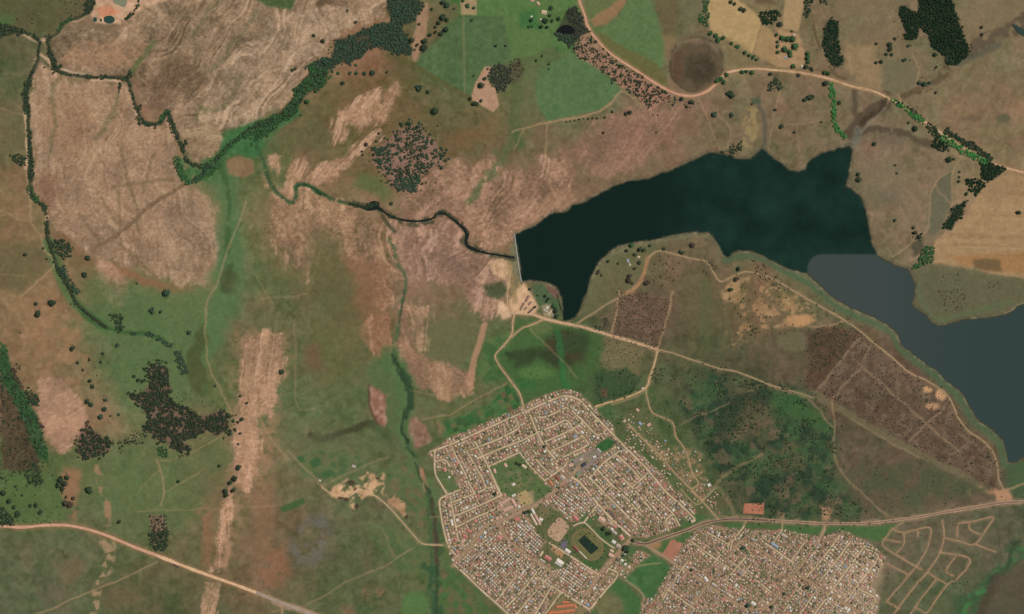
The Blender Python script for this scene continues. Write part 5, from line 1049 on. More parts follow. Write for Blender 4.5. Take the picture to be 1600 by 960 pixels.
# ------------------------------------------------------------------ woods and scrub too dense to count
def scatter(name, label, spec, protos, rag=1.0):
    """spec: list of (polygon, spacing, radius range, kind, keep, clump) -> one object"""
    kinds = []; Vs, Fs, Ms, n = [], [], [], 0
    for pts, sp_, (r0, r1), kind, keep, cl in spec:
        if kind not in kinds: kinds.append(kind)
        xs = [q[0] for q in pts]; ys = [q[1] for q in pts]
        ex = 0.1 * max(max(xs) - min(xs), max(ys) - min(ys)) * (rag > 0)
        gx, gy = np.meshgrid(np.arange(min(xs) - ex, max(xs) + ex, sp_), np.arange(min(ys) - ex, max(ys) + ex, sp_))
        gx = gx.ravel() + rng.uniform(-.45, .45, gx.size) * sp_; gy = gy.ravel() + rng.uniform(-.45, .45, gy.size) * sp_
        jx = gx + rag * (1.5 * vnoise(gx / 6, gy / 6, 3) + 3.2 * vnoise(gx / 13, gy / 13, 8)); jy = gy + rag * (1.5 * vnoise(gx / 6, gy / 6, 4) + 3.2 * vnoise(gx / 13, gy / 13, 9))
        core = inside(pts, jx, jy); mx_, my_ = np.mean(xs), np.mean(ys)
        fringe = inside(pts, mx_ + (jx - mx_) / 1.16, my_ + (jy - my_) / 1.16) & ~core & (rng.random(gx.size) < 0.14 * rag)
        k = ((core & (rng.random(gx.size) < keep)) | fringe) & (gx > -60) & (gx < 1660) & (gy > -45) & (gy < 1005)
        if cl: k &= fbm(gx, gy, cl[0], 3, 77) > cl[1]
        gx, gy = gx[k], gy[k]; z = height(gx, gy); rr = r0 * 0.8 + (r1 * 1.3 - r0 * 0.8) * rng.random(gx.size) ** 1.7; an = rng.uniform(0, 6.28, gx.size); pv = rng.integers(0, len(protos), gx.size)
        for v in range(len(protos)):
            s_ = np.where(pv == v)[0]
            if not len(s_): continue
            pvv, pf = protos[v]
            c_, q_ = np.cos(an[s_])[:, None], np.sin(an[s_])[:, None]; R = (rr[s_] * S)[:, None]
            vx = (pvv[None, :, 0] * c_ - pvv[None, :, 1] * q_) * R + ((gx[s_] - 800) * S)[:, None]
            vy = (pvv[None, :, 0] * q_ + pvv[None, :, 1] * c_) * R + ((480 - gy[s_]) * S)[:, None]
            vz = pvv[None, :, 2] * R * rng.uniform(.45, .68, (len(s_), 1)) + (z[s_] - 0.15 * R[:, 0])[:, None]
            Vs.append(np.stack([vx, vy, vz], -1).reshape(-1, 3)); Fs.append((pf[None] + (np.arange(len(s_)) * len(pvv))[:, None, None] + n).reshape(-1, 3))
            Ms.append(np.full(len(s_) * len(pf), kinds.index(kind))); n += len(s_) * len(pvv)
    me = mesh_np(name, np.concatenate(Vs), np.concatenate(Fs), [LEAF[k] for k in kinds], np.concatenate(Ms))
    link(name, me, kind="stuff", label=label, category=name.replace('_', ' '))
def band(pts, w):
    P = np.array(smooth(pts, False, 4)); T = np.gradient(P, axis=0); T /= np.maximum(np.linalg.norm(T, axis=1)[:, None], 1e-6); Nn = np.stack([-T[:, 1], T[:, 0]], 1)
    j = rng.uniform(0.7, 1.2, len(P))[:, None]
    return [tuple(q) for q in (P + Nn * j * w / 2)] + [tuple(q) for q in (P - Nn * j * w / 2)[::-1]]
RIV_UP = [(512,110),(490,97),(520,90),(525,62),(545,58),(565,50),(590,40),(612,35),(605,15),(606,0),(606,-20),(650,-20),(660,10),(655,22),(640,38),(625,40),(635,55),(640,72),(645,80),(635,86),(615,82),(590,72),(575,78),(570,85),(545,98),(530,100)]
RIV_LOW = [(398,190),(425,185),(445,170),(460,150),(458,140),(470,130),(485,110),(490,97),(512,108),(510,125),(500,142),(480,145),(470,160),(462,178),(440,190),(425,205),(410,212),(398,220)]
W_OPEN = [(620,205),(640,197),(655,197),(665,212),(680,220),(686,235),(695,245),(690,255),(670,268),(655,275),(650,295),(640,302),(620,298),(610,285),(600,275),(590,260),(582,250),(583,235),(595,225),(612,215)]
PLANT = [(905,56),(918,50),(932,66),(955,91),(1000,119),(1030,139),(1050,149),(1046,158),(1032,160),(1015,176),(1008,165),(990,145),(968,135),(950,118),(935,108),(905,92),(897,78)]
DAMW = [(884,20),(899,14),(911,28),(919,48),(905,56),(896,72),(885,68),(870,58),(866,54),(880,55),(897,54),(898,42),(890,36)]
BIGW = [(230,575),(245,570),(262,575),(265,600),(270,610),(262,615),(270,630),(285,635),(295,640),(310,650),(330,648),(345,640),(358,650),(355,672),(340,682),(325,672),(300,685),(285,690),(297,700),(285,708),(270,700),(260,690),(250,690),(240,680),(225,670),(232,655),(225,640),(215,630),(205,625),(200,618),(220,615),(230,605),(235,595)]
MIDW = [(125,672),(140,668),(160,682),(175,690),(172,705),(150,715),(130,720),(120,705)]
PINE = [(1404,12),(1412,10),(1425,16),(1435,20),(1436,-30),(1486,-30),(1486,0),(1496,25),(1504,52),(1512,72),(1514,85),(1497,100),(1480,102),(1479,90),(1465,81),(1455,72),(1450,55),(1437,41),(1432,61),(1417,64),(1412,60),(1415,50),(1409,32),(1404,20)]
poly_pink = None
scatter("pine_plantation", "blackish green pine plantation in a block at the upper right", [(PINE, 2.1, (1.4, 2.1), 'pine', 1, None)], PINES, 0.15)
scatter("riverside_wood", "long grey-green wood following the river gully at the top", [(RIV_UP, 2.2, (1.4, 2.4), 'blue', 0.93, (20, -0.75)), (RIV_UP, 4.5, (1.4, 2.4), 'dark', 0.35, None), (RIV_LOW, 2.2, (1.4, 2.4), 'green', 0.9, None), (RIV_LOW, 3.5, (1.5, 2.6), 'dark', 0.6, None)], SMALL)
scatter("open_copse", "open rounded copse with pink soil between its trees", [(W_OPEN, 3.0, (1.3, 2.4), 'dark', 0.8, (7, -0.15)), (W_OPEN, 4.0, (1.4, 2.6), 'blue', 0.5, (9, -0.05)), (ell(637, 248, 62, 60), 7, (1, 2.2), 'dark', 0.3, (12, 0.0)), ([(612,280),(655,276),(648,300),(622,300)], 2.6, (1.5, 2.4), 'blue', 0.9, None), ([(583,232),(610,222),(608,270),(590,262)], 2.8, (1.5, 2.4), 'blue', 0.7, None)], SMALL)
scatter("roadside_plantation", "strip of dark plantation trees between the red road and green field", [(PLANT, 2.9, (1.2, 2.0), 'dark', 0.74, (8, -0.45)), (PLANT, 4, (1.2, 2.0), 'dry', 0.4, (8, -0.3))], SMALL)
scatter("dam_wood", "grey wood wrapped round the small dark farm dam", [(DAMW, 2.3, (1.2, 2.2), 'grey', 0.9, None), ([(866,54),(897,55),(900,66),(890,70),(872,60)], 2.6, (1.4, 2.4), 'blue', 0.9, None)], SMALL)
scatter("dark_wood", "big ragged blackish wood in the south-western meadow", [(BIGW, 2.2, (1.4, 2.4), 'dark', 0.86, (11, -0.5)), (BIGW, 4, (1.2, 2.0), 'dry', 0.5, (11, -0.35))], SMALL)
scatter("brown_wood", "ragged brown and dark wood under the pink bare lobe", [(MIDW, 2.2, (1.4, 2.4), 'dark', 0.8, (9, -0.5)), (MIDW, 4, (1.2, 2.0), 'dry', 0.5, None), ([(185,690),(210,670),(230,680),(225,695),(200,700),(190,710)], 3, (1.1, 1.9), 'grey', 0.6, None), ([(250,700),(258,699),(263,708),(256,716),(248,712)], 2.4, (1.5, 2.2), 'green', 0.9, None)], SMALL)
scatter("western_wood", "green wood band along the left edge above brown slopes", [([(-10,535),(10,540),(14,562),(20,585),(32,605),(46,630),(58,650),(64,672),(74,702),(74,716),(60,714),(48,690),(38,660),(18,622),(-10,592)], 2.8, (1.1, 2.0), 'green', 0.7, (9, -0.35)), ([(-10,545),(8,555),(20,590),(40,625),(56,650),(68,690),(70,714),(60,712),(40,665),(16,622),(-10,592)], 3, (1.1, 2.2), 'dark', 0.6, (8, -0.2)), ([(-10,592),(20,620),(44,668),(60,712),(60,735),(-10,735)], 4, (1, 2.0), 'dark', 0.5, (12, 0.0)), ([(36,612),(50,606),(60,620),(61,636),(50,634)], 2.6, (1.6, 2.6), 'dark', 0.95, None), ([(-10,592),(20,620),(44,668),(60,712),(60,735),(-10,735)], 3.2, (0.9, 1.7), 'dry', 0.6, (10, -0.2)), ([(18,570),(30,575),(38,612),(28,600)], 3, (1, 1.8), 'dark', 0.7, None), ([(-10,735),(60,735),(60,760),(40,762),(-10,750)], 3.4, (0.9, 1.7), 'dark', 0.35, (9, 0)), ([(36,732),(52,722),(60,738),(68,755),(55,762),(42,758)], 2.6, (1.2, 2.2), 'dark', 0.85, None), ([(-10,792),(10,795),(22,810),(20,818),(-10,820)], 2.6, (1.5, 2.4), 'dark', 0.95, None)], SMALL)
scatter("northern_woods", "dark green woods standing between the dry north-eastern fields", [([(1294,30),(1302,31),(1310,37),(1309,60),(1311,85),(1319,92),(1312,104),(1305,106),(1297,100),(1290,88),(1286,75),(1287,55),(1286,45)], 2.4, (1.4, 2.3), 'pine', 0.95, None), ([(1258,-20),(1272,-20),(1270,0),(1266,15),(1264,25),(1257,24)], 2.2, (1.4, 2.4), 'dark', 0.9, None), ([(1276,2),(1292,0),(1292,8),(1280,8)], 2.8, (1.2, 2), 'dark', 0.8, None), ([(1188,20),(1200,17),(1215,16),(1219,25),(1208,38),(1198,41),(1190,38)], 2.2, (1.4, 2.4), 'pine', 0.95, None), ([(1200,128),(1212,122),(1223,130),(1222,142),(1200,143)], 2.8, (1.4, 2.3), 'dark', 0.85, None), ([(1098,-20),(1107,-20),(1105,25),(1106,46),(1095,44),(1092,35),(1098,18)], 2.6, (1.4, 2.2), 'green', 0.85, None), ([(1100,246),(1130,236),(1150,226),(1158,219),(1163,230),(1155,242),(1145,246),(1125,243)], 2.8, (1.3, 2.2), 'dark', 0.75, None), ([(1478,88),(1500,98),(1490,103),(1478,102)], 2.6, (1.3, 2.2), 'dark', 0.7, None)], SMALL)
scatter("tree_row", "bright green rows of trees beside the orange road and lake", [(band([(1298,130),(1302,160),(1305,195),(1315,208),(1322,216)], 8), 2.4, (1.5, 2.3), 'bright', 0.95, None), (band([(1390,156),(1407,164),(1425,178),(1445,191)], 9), 2.4, (1.5, 2.3), 'bright', 0.9, None), (band([(1396,158),(1420,170),(1445,188)], 6), 3, (1.5, 2.3), 'dark', 0.8, None), (band([(1448,194),(1460,206),(1468,216)], 12), 2.2, (1.4, 2.4), 'dark', 0.9, None), (band([(1476,204),(1500,218),(1530,236),(1550,250)], 10), 2.2, (1.4, 2.4), 'dark', 0.95, None), (band([(1470,214),(1495,229),(1518,243),(1545,255)], 10), 2.2, (1.4, 2.4), 'bright', 0.9, None), ([(1455,218),(1468,214),(1485,228),(1482,238),(1468,236),(1455,228)], 2.6, (1.5, 2.4), 'pine', 0.9, None), ([(1530,252),(1560,258),(1574,264),(1560,274),(1545,284),(1532,278),(1534,262)], 2.2, (1.4, 2.4), 'pine', 0.95, None), ([(1508,280),(1530,280),(1540,285),(1535,295),(1525,306),(1515,298)], 2.2, (1.4, 2.4), 'pine', 0.9, None)], SMALL, 0.3)  # the first pine patch: trees standing in for the rows' dark shadow
scatter("inlet_woods", "dark narrow woods beside the tan field east of the lake", [([(1495,320),(1505,318),(1512,315),(1500,340),(1485,360),(1472,355),(1480,340),(1488,325)], 2.4, (1.4, 2.2), 'pine', 0.95, None), ([(1445,385),(1458,388),(1457,410),(1430,420),(1428,415),(1440,400)], 2.4, (1.4, 2.3), 'green', 0.95, None), ([(1425,372),(1440,372),(1442,392),(1425,398)], 4, (.8, 1.4), 'dark', 0.5, None)], SMALL)
scatter("field_copse", "dark round copse beside the pink bare field", [(ell(783, 120, 18, 19), 2.3, (1.4, 2.2), 'grey', 0.92, None), (ell(783, 120, 17, 18), 3.4, (1.3, 2.0), 'dark', 0.7, None), ([(795,95),(812,95),(820,110),(808,122),(800,115)], 3, (1, 1.8), 'dry', 0.5, None)], SMALL)
scatter("southern_grove", "dark oblong grove just above the south-western dirt road", [([(236,832),(258,826),(264,848),(256,863),(240,858)], 2.3, (1.4, 2.4), 'dark', 0.95, None), ([(233,805),(256,805),(259,832),(236,835)], 2.8, (1.0, 1.8), 'dry', 0.6, None), ([(233,805),(256,805),(259,832),(236,835)], 3.6, (1.0, 1.8), 'dark', 0.4, None)], SMALL)
STREAM_TREES = [(band([(50,118),(43,135),(40,152),(44,178)], 10), 'dark'), (band([(48,205),(47,225),(47,240)], 6), 'dark'), (band([(47,242),(50,262),(48,282)], 10), 'dark'), (band([(46,290),(50,304),(60,314)], 10), 'green'), (band([(66,318),(74,326)], 6), 'dark'), (band([(73,345),(74,365)], 6), 'dark'), ([(78,378),(90,375),(102,375),(113,385),(112,400),(100,405),(88,395)], 'dark'), ([(17,245),(30,240),(42,245),(40,258),(25,260)], 'dark'), (band([(95,416),(105,432),(115,448),(125,458)], 10), 'blue'), ([(-10,35),(10,38),(36,45),(38,55),(15,55),(-10,60)], 'dark'), (band([(40,52),(55,58),(60,62)], 5), 'dark'), (band([(70,60),(80,56)], 7), 'dark'), (band([(93,50),(98,38),(112,29)], 6), 'green'), ([(138,-20),(152,-20),(150,0),(146,12),(138,22),(130,25)], 'dark'), (band([(78,80),(83,95),(88,114)], 9), 'dark'), (band([(92,104),(98,102)], 7), 'dark'), (band([(134,121),(146,121)], 8), 'dark'), (band([(157,117),(170,120)], 5), 'dark'), (band([(180,122),(196,124)], 5), 'dry'), (band([(191,125),(200,122),(206,110)], 6), 'dark'), (band([(184,146),(190,132)], 5), 'dark'), (band([(210,169),(222,168)], 6), 'dark'), (band([(213,185),(225,193),(246,196)], 6), 'dark'), (band([(248,194),(255,182),(262,172)], 8), 'green'), (band([(262,172),(268,192),(276,215),(288,238)], 8), 'dark'), (band([(284,235),(293,222)], 5), 'dark'), (band([(218,0),(212,18),(192,34)], 4), 'dark'), (band([(275,245),(280,262),(290,282)], 12), 'green'), (band([(288,248),(305,258),(325,258),(345,242)], 8), 'dark'), (band([(345,243),(360,226),(380,214),(402,206)], 9), 'green'), (band([(350,236),(385,206),(402,198)], 5), 'dark'), (band([(290,286),(310,280),(330,270),(345,255)], 7), 'green'), (band([(548,319),(575,326)], 4), 'dark'), (band([(575,322),(592,318)], 8), 'dark'), (band([(606,336),(625,343)], 4), 'dark'), (band([(678,338),(690,331),(705,338)], 4), 'dark'), (band([(725,355),(734,366)], 4), 'dark'), (band([(463,292),(478,288),(495,298),(510,306)], 4), 'green'), (band([(300,285),(320,268),(340,250)], 6), 'blue'), (band([(172,495),(186,494),(184,508),(190,516)], 12), 'dark'), (band([(204,520),(215,523)], 5), 'blue'), (band([(227,522),(242,524)], 7), 'blue'), (band([(247,528),(258,536),(270,540)], 8), 'blue'), (band([(277,550),(283,566),(290,584)], 14), 'blue'), (band([(272,547),(277,552)], 5), 'blue'), (band([(20,575),(24,588),(36,608)], 6), 'dry'), (band([(56,655),(70,668)], 5), 'dry'), (band([(134,665),(137,658)], 4), 'dry')]
STREAM_TREES += [(band(STREAM_W, 3.6), 'dark'), (band(STREAM_E, 3.2), 'dark')]
scatter("stream_thicket", "dark thicket lining the western stream gullies", [(p_, 2.3, (1.3, 2.2), k_, 0.92, None) for p_, k_ in STREAM_TREES], SMALL, 0.25)
scatter("bush_thicket", "dark bush thicket between the lake road and the townships", [(BUSH, 2.7, (0.8, 1.7), 'dark', 0.6, (14, 0.25)), (BUSH, 3.2, (0.8, 1.5), 'green', 0.6, (17, 0.15)), ([(855,520),(905,515),(915,560),(870,572)], 4, (.7, 1.5), 'dark', 0.35, (9, 0.1)), ([(810,560),(860,575),(870,600),(820,605)], 5, (.6, 1.3), 'green', 0.35, (9, 0.1)), ([(700,640),(800,600),(818,630),(720,680)], 5, (.6, 1.3), 'dark', 0.3, (9, 0.1)), ([(1040,560),(1120,580),(1130,600),(1050,600)], 4, (.6, 1.3), 'dark', 0.3, (9, 0.1)), ([(1140,625),(1190,605),(1210,618),(1195,640),(1160,660),(1130,690),(1110,680)], 2.8, (0.7, 1.5), 'dark', 0.6, None), ([(930,580),(975,575),(1000,590),(985,615),(945,630),(930,625)], 3.4, (0.7, 1.7), 'dark', 0.55, (8, -0.1)), ([(945,612),(990,600),(1000,608),(960,628)], 3, (0.8, 1.6), 'dark', 0.6, None), ([(950,640),(975,650),(985,672),(962,660)], 3.4, (0.8, 1.5), 'green', 0.5, None), ([(1015,580),(1035,575),(1038,595),(1022,598)], 3, (0.8, 1.6), 'dark', 0.7, None), ([(985,640),(1000,630),(1040,640),(1065,660),(1075,690),(1040,665)], 4, (.7, 1.3), 'dark', 0.4, None)], TINY)
scatter("dry_scrub", "dry brown scrub dotted over the veld south of the lake", [(SCRUB, 3.0, (0.5, 1.1), 'dry', 0.6, (12, -0.1)), (SCRUB, 4.2, (0.6, 1.3), 'dark', 0.45, (10, 0.05)), (BUSHY, 2.4, (0.5, 1.1), 'dark', 0.7, (14, -0.2)), (BUSHY, 2.8, (0.5, 1.0), 'dry', 0.6, None), ([(965,458),(1000,455),(1048,468),(1028,545),(957,522),(962,480)], 2.3, (0.4, 0.9), 'dark', 0.55, None), ([(965,458),(1000,455),(1048,468),(1028,545),(957,522),(962,480)], 2.8, (0.4, 0.9), 'dry', 0.6, None), ([(945,525),(1010,545),(1000,580),(990,600),(960,590),(935,570)], 3.2, (0.4, 0.9), 'dark', 0.5, None), ([(1028,398),(1062,402),(1058,450),(1015,450)], 5, (0.6, 1.3), 'dry', 0.6, None), ([(930,508),(948,495),(952,512),(940,518),(925,515)], 2.4, (0.7, 1.3), 'grey', 0.8, None), ([(1165,512),(1185,512),(1182,528),(1165,525)], 3, (0.8, 1.5), 'dark', 0.6, None), ([(1092,410),(1118,405),(1122,418),(1105,432),(1094,425)], 2.5, (0.6, 1.4), 'dry', 0.75, None), ([(1175,405),(1200,418),(1225,440),(1215,452),(1180,430)], 3, (0.6, 1.5), 'dry', 0.5, None), ([(1465,455),(1500,450),(1515,475),(1500,490),(1475,485)], 3, (0.5, 1.2), 'dry', 0.6, None), ([(1540,440),(1570,440),(1568,452),(1545,455)], 3.4, (0.6, 1.2), 'dry', 0.6, None), ([(1460,430),(1510,425),(1510,445),(1470,448)], 6, (0.6, 1.4), 'dry', 0.5, None), ([(1300,745),(1345,730),(1450,720),(1540,770),(1440,790),(1370,805)], 5, (0.4, 1.0), 'dark', 0.45, (16, 0)), ([(1125,440),(1160,432),(1275,480),(1270,512),(1150,545),(1128,470)], 7, (0.6, 1.3), 'dark', 0.4, None), ([(1180,430),(1300,470),(1400,560),(1480,618),(1470,620),(1340,525),(1250,478)], 7, (0.6, 1.3), 'dark', 0.4, None)], BUSHES)
scatter("bush_dots", "small dark bushes dotted on the open grassland", [([(20,22),(75,20),(75,42),(25,40)], 4, (0.5, 1.1), 'dark', 0.5, None), ([(95,0),(135,0),(128,24),(100,24)], 3.6, (0.5, 1.1), 'dark', 0.55, None), ([(200,600),(330,620),(340,640),(290,630),(220,610)], 4.5, (0.5, 1.1), 'blue', 0.4, None), ([(1400,40),(1470,60),(1475,100),(1430,110),(1400,90)], 8, (0.5, 1.1), 'dark', 0.5, None), ([(1340,10),(1400,0),(1400,40),(1350,40)], 8, (0.4, 0.8), 'dark', 0.4, None), ([(0,735),(100,740),(100,815),(0,815)], 7, (0.6, 1.3), 'dark', 0.4, None), ([(35,816),(100,813),(100,819),(35,821)], 4, (0.6, 1.1), 'dark', 0.6, None), ([(1260,60),(1280,40),(1285,80),(1270,100)], 8, (0.5, 1), 'dry', 0.4, None), ([(1420,130),(1470,110),(1475,90),(1462,95),(1450,115)], 5, (0.5, 1.1), 'dark', 0.5, None), ([(1380,815),(1480,810),(1560,830),(1500,920),(1400,950)], 9, (0.4, 1.0), 'dark', 0.35, None), ([(1485,905),(1510,905),(1512,922),(1490,920)], 2.6, (0.4, 0.9), 'dark', 0.6, None), ([(120,560),(165,545),(165,610),(130,600)], 7, (0.5, 1.1), 'dry', 0.4, None), ([(1070,160),(1095,155),(1085,172),(1070,170)], 3, (0.6, 1.2), 'dry', 0.6, None), ([(700,560),(735,540),(740,620),(690,640)], 30, (0.6, 1), 'dark', 0.4, None), ([(1,90),(40,110),(40,230),(0,230)], 25, (0.6, 1.2), 'dark', 0.2, None)], BUSHES)
# ------------------------------------------------------------------ buildings
def house_geo(L, Wd, h, ov=0.4, hip=False):
    """walls and a pitched roof with eaves, ridge along x; L, Wd, h in metres"""
    a, b = L / 2, Wd / 2; A, B = a + ov, b + ov; rz = h + Wd * 0.22
    V_ = [(-a,-b,-1.2),(a,-b,-1.2),(a,b,-1.2),(-a,b,-1.2),(-a,-b,h),(a,-b,h),(a,b,h),(-a,b,h),(-a,0,rz - 0.08),(a,0,rz - 0.08)]
    wq = [(0,1,5,4),(1,2,6,5),(2,3,7,6),(3,0,4,7),(4,5,9,8),(6,7,8,9)]   # last two close the loft under the roof
    k = a * 0.55 if hip else A
    ze = h - 0.12
    R = [(-A,-B,ze),(A,-B,ze),(A,B,ze),(-A,B,ze),(-k,0,rz),(k,0,rz)]
    rf = [(0,1,5,4),(2,3,4,5),(3,0,4,4),(1,2,5,5)] if hip else [(0,1,5,4),(2,3,4,5)]
    return np.array(V_), wq, np.array(R), rf
def faces_clean(f): return [tuple(dict.fromkeys(q)) for q in f]
ROOF = {'red': ((182,104,96),(198,126,116)), 'brick': ((170,122,108),(186,140,126)), 'pink': ((192,148,128),(208,166,146)), 'white': ((204,194,180),(222,214,200)), 'grey': ((166,150,138),(184,168,154)), 'tan': ((192,166,136),(208,184,154)), 'dark': ((88,74,68),(106,90,82)), 'brown': ((134,104,88),(150,120,102)), 'blue': ((128,140,152),(146,158,168)), 'green': ((104,130,104),(120,146,118)), 'navy': ((58,56,68),(70,68,80)), 'orange': ((186,102,66),(204,124,86)), 'maroon': ((128,66,56),(144,82,70))}
RM = {k: mat_plain("roof_" + k, tuple(q * 0.95 for q in v[0]), tuple(min(q * 0.98, 235) for q in v[1]), 0.12, 0.12, 0.6, 0.3) for k, v in ROOF.items()}
WALL = mat_plain("plaster_wall", (178,158,132), (196,178,152), 0.3, 0.1)
RK = list(ROOF)
# street layout gives every house its place and bearing
def at_grid(arr, x, y):
    i = int(np.clip(np.searchsorted(GX, x), 0, NX - 1)); j = int(np.clip(np.searchsorted(GY, y), 0, NY - 1)); return arr[j, i]
occ = {}
def free(x, y, d):
    ci, cj = int(x // 6), int(y // 6)
    for i in (-1, 0, 1):
        for j in (-1, 0, 1):
            for (a, b, r) in occ.get((ci + i, cj + j), ()):
                if (a - x) ** 2 + (b - y) ** 2 < (d + r) ** 2: return False
    return True
def take(x, y, d): occ.setdefault((int(x // 6), int(y // 6)), []).append((x, y, d))
NOBUILD = list(PARKS.values()) + [[(1034,866),(1050,841),(1072,848),(1053,880)], [(1010,852),(1040,840),(1070,830),(1086,832),(1072,845),(1052,876),(1038,868)], [(975,905),(1002,880),(1020,866),(1050,886),(1036,910),(1022,935),(1005,936),(995,922)], [(925,957),(965,903),(980,915),(1000,935),(1002,980),(920,980)]]
ZONE = np.where(inside(TOWN_A, X, Y), 1, np.where(inside(TOWN_B, X, Y), 2, 0))
for q_ in NOBUILD: ZONE[inside(q_, X, Y)] = 0
